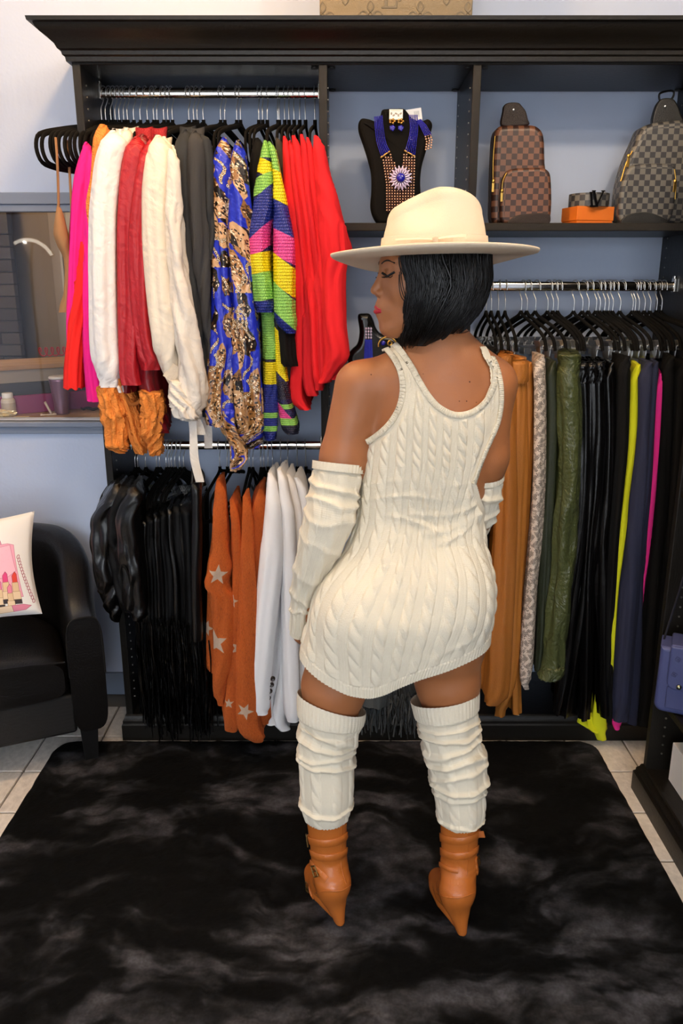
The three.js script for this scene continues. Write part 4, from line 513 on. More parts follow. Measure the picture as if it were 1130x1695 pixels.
{
  const z = -2.70, zf = -2.672;
  const out = [[632, 183], [640, 181], [654, 180.5], [668, 181], [675, 188], [681, 196], [697, 201], [708, 198], [714.5, 205], [713, 219], [704.5, 251], [697.5, 276], [695, 302], [696, 330], [694, 356], [683, 372], [655, 372.5], [627, 372], [618, 361], [613, 344], [614.6, 316], [614, 287], [608, 262], [600.5, 238], [593.5, 217], [593, 205], [598, 197], [611, 198], [622, 201], [629, 193]];
  thing('jewelry_bust', 'black velvet necklace bust on the shelf above the woman\'s hat', 'bust', [mesh('bust_body', slab(shapePx(out, z), z - 0.04, z + 0.02, 0.018, 6), M.velvet), mesh('easel_back', box(xAt(645, 1.83, z) , xAt(665, 1.83, z), P(0, 372, z).y, P(0, 250, z).y, z - 0.075, z - 0.035, 0.004), M.velvet)]);
  const kids = [], bz = zf;
  for (const side of [0, 1]) for (let k = 0; k < 6; k++) {
    const l = [], t = k / 5, a = side ? [[677 + 13 * t, 191], [679 + 12 * t, 212], [676 + 13 * t, 232], [671 + 15 * t, 249 + 8 * t]] : [[620 + 12 * t, 192 + 2 * (1 - t)], [621 + 13 * t, 212], [624 + 14 * t, 236], [631 + 13 * t, 258 - 8 * t]];
    const c = new THREE.CatmullRomCurve3(a.map(q => P(q[0], q[1], bz + 0.003 * Math.sin(k * 2))));
    for (let i = 0; i < 30; i++) l.push(ball(c.getPoint(i / 29), 0.0021, 1, 1, 1, 6));
    kids.push(mesh('bead_strand', join(l), bead.blue));
  }
  kids.push(mesh('spacer_bar', cyl(P(630, 261, bz), P(645, 250.5, bz), 0.0028), bead.brass), mesh('spacer_bar', cyl(P(669, 249, bz), P(686.5, 259, bz), 0.0028), bead.brass));
  const pl = [], pd = [];
  for (let y = 256; y < 350; y += 4.6) {
    const f = clamp((y - 256) / 80), L0 = 633 + 7 * Math.min(1, f * 1.6), L1 = 647 + 16 * Math.min(1, f * 2.4), R1 = 668 - 6 * Math.min(1, f * 2.4), R0_ = 686 - 2 * f;
    for (let x = L0; x < Math.min(L1, 663); x += 4.4) if (y > 262 - (x - 633) * 0.6) pl.push(ball(P(x, y, bz), 0.0026));
    for (let x = R0_; x > Math.max(R1, 663); x -= 4.4) if (y > 252 + (x - 669) * 0.5) pl.push(ball(P(x, y, bz), 0.0026));
    for (let x = L0 + 2.2; x < Math.min(L1, 663); x += 4.4) if (y > 264 - (x - 633) * 0.6) pd.push(ball(P(x, y + 2.3, bz - 0.001), 0.0022));
    for (let x = R0_ - 2.2; x > Math.max(R1, 663); x -= 4.4) if (y > 254 + (x - 669) * 0.5) pd.push(ball(P(x, y + 2.3, bz - 0.001), 0.0022));
  }
  kids.push(mesh('bead_panel', join(pl), bead.gold), mesh('bead_netting', join(pd), phys(0x3a1418, { roughness: 0.3 })));
  const c = P(662.8, 294.6, bz + 0.008), fl = mesh('flower_pendant', ball(c.clone().add(new V3(0, 0, 0.008)), 0.0135, 1, 1, 0.7, 20), bead.blue), pet = [];
  for (let ring = 0; ring < 2; ring++) for (let i = 0; i < 18; i++) { const a = (i + ring * 0.5) / 18 * 2 * PI, r = ring ? 0.021 : 0.029, g = new THREE.SphereGeometry(1, 8, 6); g.scale(0.0085, 0.0028, 0.0028); g.rotateZ(a); g.translate(c.x + Math.cos(a) * r, c.y + Math.sin(a) * r, c.z + ring * 0.004); pet.push(g); }
  sub(fl, 'petals', join(pet), bead.pearl); kids.push(fl);
  thing('necklace', 'royal blue beaded necklace with gold bead panel and crystal flower on the bust', 'necklace', kids);
  const card = (label, u0, u1, v0, v1, dz, draw, tilt = 0) => { const a = P(u0, v1, zf + dz), b = P(u1, v0, zf + dz), g = box(a.x, b.x, a.y, b.y, a.z - 0.0006, a.z + 0.0006, 0); return mesh('card', g, phys(0xffffff, { map: canvas(128, 96, draw), roughness: 0.6 })); };
  const ek = [card('', 644, 666.5, 181, 198, 0.002, (c, w, h) => { c.fillStyle = '#eceae6'; c.fillRect(0, 0, w, h); c.fillStyle = '#8f8c88'; for (let i = 0; i < 5; i++) { c.beginPath(); c.ellipse(20 + i * 22, 40 + (i % 2) * 16, 9, 14, i, 0, 7); c.fill(); } c.fillStyle = '#b9b4ae'; c.fillRect(14, 10, 100, 6); })];
  for (const x of [649, 663]) { const e = mesh('earring', join([0, 1, 2, 3, 4].map(i => ball(P(x + 4 * Math.cos(i * 1.26), 201 + 3 * Math.sin(i * 1.26), zf + 0.004), 0.0045))), bead.brass); sub(e, 'earring_drop', join(Array.from({ length: 14 }, (_, i) => ball(P(x + 3.6 * Math.cos(i * 2.4) * Math.sqrt(i / 14), 212 + 4 * Math.sin(i * 2.4) * Math.sqrt(i / 14), zf + 0.004), 0.0036))), bead.blue); ek.push(e); }
  thing('earrings', 'gold and blue cluster earrings on a white card atop the velvet bust', 'earrings', ek);
  thing('tag', 'white paper tag tucked behind the necklace on the velvet bust', 'tag', [mesh('tag_paper', place(box(-0.024, 0.024, -0.017, 0.017, -0.0006, 0.0006, 0), ...P(685, 190, z - 0.005).toArray(), 0, 0, 0.14), phys(0xffffff, { roughness: 0.6, map: canvas(128, 96, (c, w, h) => { c.fillStyle = '#e3e6ea'; c.fillRect(0, 0, w, h); c.fillStyle = '#8d929b'; for (let i = 0; i < 9; i++) c.fillRect(66 + i * 5, 22, i % 3 ? 2 : 3, 48); }) }))]);
  const bk = [];
  for (let k = 0; k < 5; k++) { const t = k / 4, cc = new THREE.CatmullRomCurve3([P(690 + 6 * t, 200 - 2 * t, zf - 0.004), P(697 + 8 * t, 212 - 4 * t, zf), P(703 + 10 * t, 224 - 2 * t, zf)]); bk.push(mesh('bead_strand', join(Array.from({ length: 15 }, (_, i) => ball(cc.getPoint(i / 14), 0.0021, 1, 1, 1, 6))), bead.blue)); }
  const gb = []; for (let i = 0; i < 6; i++) for (let j = 0; j < 3; j++) gb.push(ball(P(704 + j * 4.2 + (i < 3 ? i : 3 - i * 0.5), 226 + i * 4.3 - j * 1.4, zf - 0.004), 0.003)); bk.push(mesh('bead_panel', join(gb), bead.gold));
  thing('bracelet', 'blue and gold beaded bracelet draped over the shoulder of the velvet bust', 'bracelet', bk);
}
{ // lower bust with tassel earring
  const z = -2.66, out = [[593, 521], [602, 519], [612, 520], [618, 530], [622, 542], [630, 552], [650, 556], [662, 566], [666, 590], [664, 640], [640, 668], [600, 668], [584, 640], [578, 612], [576, 588], [583, 578], [591, 570], [595, 550]];
  const shine = phys(0x0b0b0b, { roughness: 0.25 });
  thing('jewelry_bust', 'glossy black earring bust on the shelf behind the woman\'s face', 'bust', [mesh('bust_body', slab(shapePx(out, z), z - 0.05, z + 0.01, 0.02, 6), shine)]);
  const e = mesh('ear_wire', tube([P(611, 523, z + 0.012), P(611, 533, z + 0.013), P(610, 541, z + 0.014)], 0.0045, 10), M.velvet);
  const cr = []; for (let i = 0; i < 4; i++) for (let j = 0; j < 3; j++) cr.push(ball(P(605.5 + j * 4.2, 544 + i * 5, z + 0.015), 0.0035, 1, 1.3, 1)); const tas = []; for (let i = 0; i < 22; i++) { const t = i / 21; tas.push(cyl(P(604 + 11 * t, 562, z + 0.014 + 0.003 * Math.sin(i * 2)), P(602.5 + 14 * t, 596, z + 0.014 + 0.003 * Math.sin(i * 3)), 0.0011, 0.0013, 5)); }
  thing('earring', 'blue tassel earring with crystals hanging from the glossy black bust', 'earring', [e, mesh('crystals', join(cr), bead.pearl), mesh('tassel', join(tas), phys(0x2a35b8, { roughness: 0.7 }))]);
  const gk = [mesh('hoop', tube(Array.from({ length: 14 }, (_, i) => { const a = PI * (1.05 - i / 13 * 1.1); return P(641 + 15 * Math.cos(a), 572 - 14 * Math.sin(a), -2.56); }), 0.0032, 30), M.gold)];
  gk.push(mesh('gem', ball(P(634, 568, -2.56), 0.008, 1, 1, 0.6, 10), bead.blue), mesh('ring_charm', place(new THREE.TorusGeometry(0.007, 0.003, 8, 24), ...P(645, 568, -2.55).toArray(), 0.4), M.gold));
  thing('bangle', 'gold crescent bangle with blue gems on the shelf just above the woman\'s left shoulder', 'bangle', gk);
}
const checker = (a, b, l1, l2) => canvas(256, 256, (c, w, h) => { const r = rng(12); for (let j = 0; j < 2; j++) for (let i = 0; i < 2; i++) { const k = (i + j) % 2; c.fillStyle = k ? a : b; c.fillRect(i * 128, j * 128, 128, 128); for (let q = 0; q < 128; q += 6) { c.fillStyle = k ? l1 : l2; if (k) c.fillRect(i * 128 + q, j * 128, 2, 128); else c.fillRect(i * 128, j * 128 + q, 128, 2); } } });
const brownCheck = phys(0xffffff, { map: rep(checker('#6f4833', '#2b150d', '#5d3b2a', '#351c13'), 1 / 0.0345), roughness: 0.45 }), greyCheck = phys(0xffffff, { map: rep(checker('#6a6862', '#2b2c30', '#5a5854', '#333439'), 1 / 0.034), roughness: 0.45 });
function slingBag(label, z, body, pocket, patch, top, rivet, mat, lea, zips, ring) {
  const k = [mesh('bag_body', slab(shapePx(body, z), z - 0.085, z, 0.018, 5), mat)];
  const pk = mesh('front_pocket', slab(shapePx(pocket, z + 0.02), z - 0.02, z + 0.022, 0.012, 5), mat); k.push(pk);
  sub(pk, 'base_patch', slab(shapePx(patch, z + 0.024), z + 0.01, z + 0.0255, 0.003, 2), lea);
  const tp = mesh('strap_tab', slab(shapePx(top, z - 0.03), z - 0.045, z - 0.022, 0.005, 3), lea); k.push(tp);
  const rp = P(rivet[0], rivet[1], z - 0.02); sub(tp, 'rivet', ball(rp, 0.0042, 1, 1, 0.6, 12), M.hook);
  for (const [path, pull] of zips) { const zp = mesh('zip', tube(path.map(q => P(q[0], q[1], z + q[2])), 0.0022, 24), M.gold); const a = P(pull[0], pull[1], z + pull[2]); sub(zp, 'zip_pull', join([box(a.x - 0.004, a.x + 0.004, a.y - 0.032, a.y, a.z - 0.0015, a.z + 0.0015, 0.001), ball(a, 0.0055, 1, 1.2, 0.7, 10)]), M.gold); k.push(zp); }
  if (ring) k.push(mesh('clasp_ring', tube(ring.map(q => P(q[0], q[1], z - 0.03)), 0.0032, 40, 8, true), phys(0x1b1b1d, { metalness: 0.8, roughness: 0.25 })));
  thing('sling_bag', label, 'bag', k);
}
slingBag('brown checkered sling bag standing on the shelf left of the orange box', -2.70,
  [[820, 217], [826, 209], [836, 206.5], [860, 206], [886, 207], [896, 214], [901, 226], [904, 278], [909, 290], [911.5, 310], [911, 362], [905, 370], [862, 371], [821, 370.5], [815, 366], [814, 318], [816, 258]],
  [[829, 366], [829.5, 310], [833, 292], [842, 281], [870, 277.5], [900, 278], [909, 284], [912, 296], [911, 360], [905, 370], [835, 370.5]],
  [[838, 371], [842, 365], [854, 357], [880, 353.5], [904, 353], [910, 356], [910, 368], [904, 371.5], [860, 372]],
  [[829, 208], [831.5, 185], [833, 176], [838, 171.5], [858, 171], [863, 176], [869, 184], [873, 198], [875.5, 206], [850, 210]], [849.6, 181.5], brownCheck, leather(0x1c0e0a, { roughness: 0.5 }), [[[[819, 225, 0], [816, 262, 0], [815.5, 300, 0.002]], [816, 300, 0.006]], [[[830, 320, 0.02], [832, 300, 0.022], [838, 286, 0.022]], [830.5, 316, 0.026]]]);
slingBag('dark grey checkered sling bag at the end of the shelf, with a black clasp ring', -2.70,
  [[1025, 364], [1025.5, 316], [1037, 270], [1055, 228], [1063, 211], [1079, 203.5], [1110, 199], [1128, 198], [1142, 204], [1150, 222], [1152, 300], [1150, 362], [1142, 369], [1080, 370.5], [1032, 370]],
  [[1026, 364], [1026, 324], [1032, 296], [1044, 275], [1070, 271], [1104, 270.5], [1116, 274], [1119, 288], [1117, 340], [1110, 362], [1100, 369], [1036, 370.5]],
  [[1027, 370], [1030, 362], [1042, 354], [1070, 351], [1095, 359], [1106, 367], [1098, 371], [1050, 372]],
  [[1079, 206], [1083, 180], [1088, 170], [1094, 164], [1112, 164], [1119, 172], [1126, 190], [1130, 202], [1105, 206]], [1100.6, 176], greyCheck, leather(0x141414), [[[[1027, 300, 0.004], [1037, 268, 0.002], [1046, 250, 0]], [1040, 258, 0.006]], [[[1117, 330, 0.018], [1118, 300, 0.02], [1116, 280, 0.02]], [1117, 300, 0.024]]], [[1092, 166], [1091, 156], [1095, 153], [1112, 150.5], [1115, 153], [1112, 163], [1104, 166]]);
{
  const c = P(972, 354, -2.745), y0 = 1.806, th = 0.26, q = new THREE.Quaternion().setFromEuler(new THREE.Euler(0, th, 0));
  const o = new THREE.Group(); o.name = numbered('gift_box'); o.userData = { label: 'small bright orange box on the shelf between the two checkered sling bags', category: 'box' };
  const om = phys(0xf07a1a, { roughness: 0.5, bumpMap: rep(T.grain, 8), bumpScale: 0.0004 });
  sub(o, 'box_base', box(-0.064, 0.064, 0, 0.05, -0.046, 0.046, 0.001), om); sub(o, 'lid', box(-0.0665, 0.0665, 0.0145, 0.057, -0.0485, 0.0485, 0.0015), om);
  o.position.set(c.x, y0, c.z); o.rotation.y = th; scene.add(o);
  const b = new THREE.Group(); b.name = numbered('belt'); b.userData = { label: 'rolled grey checkered belt with black letter buckle on top of the orange box', category: 'belt' };
  const rings = []; for (let i = 0; i <= 90; i++) { const a = i / 90 * 2 * PI * 2.2 - 0.3, r = 0.064 - 0.0042 * a / (2 * PI), n = new V3(Math.sin(a), 0, Math.cos(a)); rings.push([[-0.0015, 0], [0.0015, 0], [0.0015, 0.04], [-0.0015, 0.04]].map(([d, y]) => new V3(n.x * (r + d), y, n.z * (r + d)))); }
  const bg = skin(rings, { uv: (p, u, v) => [v * 0.82, p.y] }); sub(b, 'strap', toCreasedNormals(bg, 0.6), greyCheck);
  const bar = (x0, y0_, x1, y1_, w) => { const d = Math.hypot(x1 - x0, y1_ - y0_), g = box(-w / 2, w / 2, 0, d, -0.0015, 0.0025, 0.0008); return place(g, x0, y0_, 0, 0, 0, -Math.atan2(x1 - x0, y1_ - y0_)); };
  const L = [bar(-0.012, 0.003, -0.018, 0.039, 0.006), bar(-0.018, 0.003, 0.006, 0.003, 0.005), bar(-0.022, 0.039, -0.012, 0.039, 0.003), bar(0.002, 0.004, -0.010, 0.043, 0.007), bar(0.002, 0.004, 0.018, 0.043, 0.0045), bar(-0.015, 0.043, -0.004, 0.043, 0.003), bar(0.012, 0.043, 0.023, 0.043, 0.003)];
  const bk = sub(b, 'buckle', join(L), phys(0x17171a, { metalness: 0.7, roughness: 0.25 })); bk.position.set(-0.002, -0.005, 0.068); bk.scale.setScalar(1.12);
  b.position.set(c.x + 0.0, y0 + 0.0572, c.z); b.rotation.y = 0.1; scene.add(b);
}
{ // embossed box on top of the wardrobe
  const z = -2.66, x0 = xAt(529, 2.37, z), x1 = xAt(781, 2.37, z), y0 = 2.346, taupe = phys(0x766a54, { roughness: 0.5, bumpMap: rep(T.grain, 6), bumpScale: 0.0008 }), lens = (l, w, a) => { const s = new THREE.Shape(); s.moveTo(0.006, 0); s.quadraticCurveTo(l * 0.55, w, l, 0); s.quadraticCurveTo(l * 0.55, -w, 0.006, 0); const h = new THREE.Path(); h.moveTo(0.011, 0); h.quadraticCurveTo(l * 0.55, w * 0.72, l * 0.93, 0); h.quadraticCurveTo(l * 0.55, -w * 0.72, 0.011, 0); s.holes.push(h); const g = new THREE.ExtrudeGeometry(s, { depth: 0.0008, bevelEnabled: true, bevelThickness: 0.0008, bevelSize: 0.0006, bevelSegments: 2, curveSegments: 10 }); g.rotateZ(a); return g; };
  const flower = (x, y, r0) => join([0, 1, 2, 3].map(i => lens(0.036, 0.02, r0 + i * PI / 2)).concat([place(new THREE.TorusGeometry(0.005, 0.0012, 6, 20), 0, 0, 0)])).translate(x, y, z + 0.0005);
  const tooled = phys(0x584e3b, { roughness: 0.4 }), k = [mesh('box_body', box(x0, x1, y0, y0 + 0.3, z - 0.2, z, 0.004), taupe)];
  const cut = (g, lo, hi) => { const p = g.attributes.position; for (let i = 0; i < p.count; i++) p.setX(i, clamp(p.getX(i), lo, hi)); return g; };
  for (const [u, v, r] of [[533.6, 26, 0], [612.6, 24, 0], [695, 25, 0], [774, 25, 0]]) { const p = P(u, v, z); k.push(mesh('embossed_flower', cut(flower(p.x, p.y, r), x0 + 0.001, x1 - 0.001), tooled)); }
  for (const u of [571, 739]) { const p = P(u, -14, z); k.push(mesh('embossed_flower', flower(p.x, p.y, 0), tooled)); }
  const font = await new FontLoader().loadAsync('fonts/droid/droid_serif_regular.typeface.json');
  const tg = (s, x, y) => { const g = new TextGeometry(s, { font, size: 0.06, depth: 0.001, bevelEnabled: true, bevelThickness: 0.0008, bevelSize: 0.0005, bevelSegments: 2, curveSegments: 6 }); g.translate(x, y, z); return g; };
  const pl = P(632, 7, z), pv = P(642, 1, z); k.push(mesh('embossed_monogram', join([tg('L', pl.x - 0.004, pl.y - 0.01), tg('V', pv.x + 0.006, pl.y + 0.008)]), tooled));
  thing('storage_box', 'taupe box with embossed flowers and monogram on top of the wardrobe', 'box', k);
}
// ---------------------------------------------------------------- handbag and white box in the cabinet
{
  const nv = leather(0x434a78, { roughness: 0.45, bumpScale: 0.0004 }), x0 = 0.945, x1 = 1.21, y0 = 0.386, zf = -2.075, d = 0.1, k = [];
  const q = (pts) => { const s = new THREE.Shape(); pts.forEach((p, i) => i ? s.lineTo(...p) : s.moveTo(...p)); s.closePath(); return s; };
  const rr = (a, b, c, e, r) => { const s = new THREE.Shape(); s.moveTo(a + r, c); s.lineTo(b - r, c); s.quadraticCurveTo(b, c, b, c + r); s.lineTo(b, e - 0.004); s.lineTo(a, e - 0.004); s.lineTo(a, c + r); s.quadraticCurveTo(a, c, a + r, c); return s; };
  k.push(mesh('bag_body', slab(rr(x0, x1, y0, y0 + 0.215, 0.03), zf - d, zf, 0.012, 4), nv));
  const flap = mesh('flap', slab(rr(x0 + 0.028, x1 - 0.01, y0 + 0.085, y0 + 0.226, 0.028), zf - 0.002, zf + 0.012, 0.005, 3), nv);
  sub(flap, 'flap_top', box(x0 + 0.028, x1 - 0.01, y0 + 0.212, y0 + 0.226, zf - d + 0.01, zf + 0.006, 0.006), nv); k.push(flap);
  k.push(mesh('front_tab', box(x0 + 0.03, x0 + 0.085, y0 + 0.02, y0 + 0.09, zf - 0.001, zf + 0.006, 0.003), nv));
  const emb = []; const fl = (x, y, s) => { for (let i = 0; i < 4; i++) { const g = new THREE.TorusGeometry(s * 0.4, s * 0.09, 5, 12); g.translate(s * 0.5, 0, 0); g.rotateZ(i * PI / 2 + 0.4); g.translate(x, y, zf + 0.0125); emb.push(g); } };
  for (const [x, y] of [[0.05, 0.185], [0.045, 0.135], [0.085, 0.11], [0.125, 0.185], [0.165, 0.13], [0.205, 0.19], [0.235, 0.12], [0.185, 0.1]]) fl(x0 + x, y0 + y, 0.009);
  for (const [x, y] of [[0.085, 0.152], [0.19, 0.16]]) for (const [a, b] of [[-0.55, 0.022], [0.5, 0.022]]) { const g = box(-0.0012, 0.0012, 0, b, -0.0008, 0.0008, 0.0005); emb.push(place(g, x0 + x, y0 + y, zf + 0.0125, 0, 0, a)); const g2 = box(-0.0012, 0.0012, -0.016, 0, -0.0008, 0.0008, 0.0005); emb.push(place(g2, x0 + x, y0 + y, zf + 0.0125, 0, 0, 0.3)); }
  sub(flap, 'embossing', join(emb), leather(0x4b517c, { roughness: 0.35 }));
  k.push(mesh('lock', place(new THREE.SphereGeometry(0.0085, 16, 10), x0 + 0.062, y0 + 0.098, zf + 0.012), phys(0x9fa58f, { metalness: 1, roughness: 0.2 })));
  const hs = new THREE.Shape(); hs.moveTo(0, -0.014); hs.bezierCurveTo(-0.02, 0.0, -0.014, 0.018, 0, 0.009); hs.bezierCurveTo(0.014, 0.018, 0.02, 0, 0, -0.014); const hg = new THREE.ExtrudeGeometry(hs, { depth: 0.003, bevelEnabled: true, bevelThickness: 0.0012, bevelSize: 0.0012, bevelSegments: 2 });
  const ch = mesh('heart_charm', place(hg, x0 + 0.094, y0 + 0.206, zf + 0.014), M.gold); sub(ch, 'charm_chain', tube([[x0 + 0.094, y0 + 0.218, zf + 0.015], [x0 + 0.1, y0 + 0.235, zf + 0.008], [x0 + 0.096, y0 + 0.245, zf - 0.01]], 0.003, 10), M.gold); k.push(ch);
  k.push(mesh('shoulder_strap', tube([[x0 + 0.006, y0 + 0.21, zf - 0.06], [x0 + 0.03, y0 + 0.36, zf - 0.06], [x0 + 0.055, y0 + 0.52, zf - 0.062], [x0 + 0.09, y0 + 0.62, zf - 0.062], [x0 + 0.2, y0 + 0.64, zf - 0.06], [x0 + 0.25, y0 + 0.5, zf - 0.06], [x1 - 0.01, y0 + 0.21, zf - 0.06]], 0.0035, 60), leather(0x16182a)));
  thing('handbag', 'navy embossed leather handbag with gold heart charm on the cabinet shelf', 'bag', k).rotation.y = -0.42;
  one('carton', 'plain white box on the bottom of the right-hand cabinet', 'box', box(1.045, 1.24, 0.101, 0.235, -2.2, -2.06, 0.002), phys(0xf0eeea, { roughness: 0.6 }));
}
// ---------------------------------------------------------------- behind the pass-through window
{
  const wood = phys(0xb08a60, { roughness: 0.5, map: tex([256, 64], (u, v) => { const n = 0.5 + 0.5 * N3(u * 3, v * 26, 2) + 0.25 * N3(u * 8, v * 70, 3); return [0.55 + 0.16 * n, 0.42 + 0.14 * n, 0.29 + 0.11 * n]; }, { srgb: true }), color: 0xffffff });
  const top = thing('counter', 'wooden counter top behind the pass-through window', 'counter', [mesh('counter_top', box(-2.4, -0.62, 1.095, 1.13, -3.62, -3.04, 0.003), wood), mesh('counter_front', box(-2.38, -0.64, 0, 1.095, -3.1, -3.06, 0.002), phys(0x6d6259))]);
  const mk2 = (w, y0, y1, off, d) => { const th = 0.62, g = box(-w / 2, w / 2, y0, y1, -d, 0, 0.002); return place(g, -1.035 - Math.sin(th) * off, 0, -3.29 - Math.cos(th) * off, th); };
  one('desk_divider', 'plum coloured low divider panel standing on the counter', 'divider', mk2(0.9, 1.1305, 1.202, 0, 0.02), phys(0x82305a, { roughness: 0.6 }));
  thing('desk_ledge', 'grey raised desk ledge with wooden top behind the plum divider', 'ledge', [mesh('ledge_dark_layer', mk2(0.95, 1.131, 1.25, 0.03, 0.05), phys(0x3b3a3a, { roughness: 0.7 })), mesh('ledge_front', mk2(0.95, 1.25, 1.30, 0.03, 0.28), phys(0x8d8172, { roughness: 0.6 })), mesh('ledge_top', mk2(0.97, 1.30, 1.318, 0.022, 0.3), wood)]);  // lowest layer of the ledge is a solid dark grey box
  const tp = P(103, 684, -3.13); const lathe = (pts, n = 36) => new THREE.LatheGeometry(pts.map(q => new THREE.Vector2(...q)), n);
  const mv = phys(0x8d6c7c, { metalness: 0.65, roughness: 0.32 });
  thing('tumbler', 'mauve metallic tumbler with a clear lid on the counter', 'tumbler', [mesh('tumbler_body', lathe([[0, 0], [0.025, 0], [0.027, 0.003], [0.0285, 0.05], [0.031, 0.062], [0.0385, 0.13], [0.039, 0.136], [0.037, 0.137]]).translate(tp.x, 1.1305, tp.z), mv), mesh('lid', lathe([[0, 0.1385], [0.037, 0.1385], [0.0395, 0.138], [0.04, 0.145], [0.034, 0.149], [0.02, 0.147], [0, 0.147]]).translate(tp.x, 1.1305, tp.z), phys(0xcfc8c4, { roughness: 0.2 }))], undefined);
  const bp = P(16, 688, -3.09);
  thing('pill_bottle', 'white translucent pill bottle with ribbed cap on the counter', 'bottle', [mesh('bottle_body', lathe([[0, 0], [0.024, 0], [0.0265, 0.004], [0.0265, 0.058], [0.022, 0.066], [0.016, 0.069]]).translate(bp.x, 1.1305, bp.z), phys(0xc3b9a4, { roughness: 0.35 })), mesh('cap', lathe([[0.0185, 0.068], [0.0205, 0.07], [0.0205, 0.086], [0.018, 0.088], [0, 0.088]], 28).translate(bp.x, 1.1305, bp.z), phys(0xdfdcd2, { roughness: 0.4 })), mesh('label', lathe([[0.0268, 0.014], [0.0269, 0.05]]).translate(bp.x, 1.1305, bp.z), phys(0xaa9c86, { roughness: 0.5 }))]);
  const crum = new THREE.IcosahedronGeometry(1, 12), cp = crum.attributes.position, cq = P(8, 692, -3.06);
  for (let i = 0; i < cp.count; i++) { const x = cp.getX(i), y = cp.getY(i), z = cp.getZ(i), k = 1 + 0.35 * Math.abs(N3(x * 2.2, y * 2.2, z * 2.2)) + 0.3 * N3(x * 5, y * 5, z * 5); cp.setXYZ(i, cq.x - 0.03 + x * 0.062 * k, 1.1305 + Math.max(0, (y + 0.6) * 0.016 * k), cq.z + z * 0.025 * k); } crum.computeVertexNormals();
  one('snack_wrapper', 'crumpled shiny snack wrapper beside the pill bottle', 'wrapper', crum, phys(0xe6d6ac, { roughness: 0.2, metalness: 0.5 }));
  const kp = P(80, 684, -3.1); thing('compact', 'small open brown makeup compact leaning beside the tumbler', 'compact', [mesh('tray', place(box(-0.03, 0.03, 0, 0.005, -0.018, 0.018, 0.002), kp.x, 1.1305, kp.z, 0.35), phys(0xd8c8b4)), mesh('pan', place(box(-0.022, 0.016, 0.005, 0.006, -0.012, 0.012, 0), kp.x, 1.1305, kp.z, 0.35), phys(0x7d5a45)), mesh('lid', place(box(-0.004, 0.004, 0, 0.05, -0.016, 0.016, 0.001), kp.x + 0.008, 1.1345, kp.z - 0.01, 0.35, 0, 0.4), phys(0xbfae9c))]);
  const wp = P(148, 672, -3.22); const cab = []; for (let i = 0; i < 26; i++) { const t = i / 25 * 3 * PI; cab.push(new V3(wp.x + 0.045 * Math.cos(t) + i * 0.0012, 1.134 + 0.003 * (i % 3), wp.z + 0.02 * Math.sin(t * 1.1))); }
  one('cable', 'coiled black cable lying on the counter below the pink dress', 'cable', tube(cab, 0.003, 120), phys(0x111111, { roughness: 0.5 }));
  const pp = P(36, 694, -3.05); one('paper_slip', 'small cream paper slip on the edge of the counter', 'paper', place(box(-0.028, 0.028, 0, 0.001, -0.006, 0.006, 0), pp.x, 1.1306, pp.z, 0.1), phys(0xe8dbb4));
  // red looped script standing on the ledge
  const sp = P(64, 623, -3.5), pts = []; for (let i = 0; i <= 90; i++) { const t = i / 90, n = 7, ph = t * n * 2 * PI; pts.push(new V3(sp.x + t * 0.15 + 0.011 * Math.cos(ph), 1.32 + 0.019 + 0.018 * Math.sin(ph), sp.z - t * 0.1 - 0.03)); }
  one('script_sign', 'small red looped script sign standing on the desk ledge', 'sign', tube(pts, 0.003, 240), phys(0xb82a3a, { roughness: 0.4 }));
}
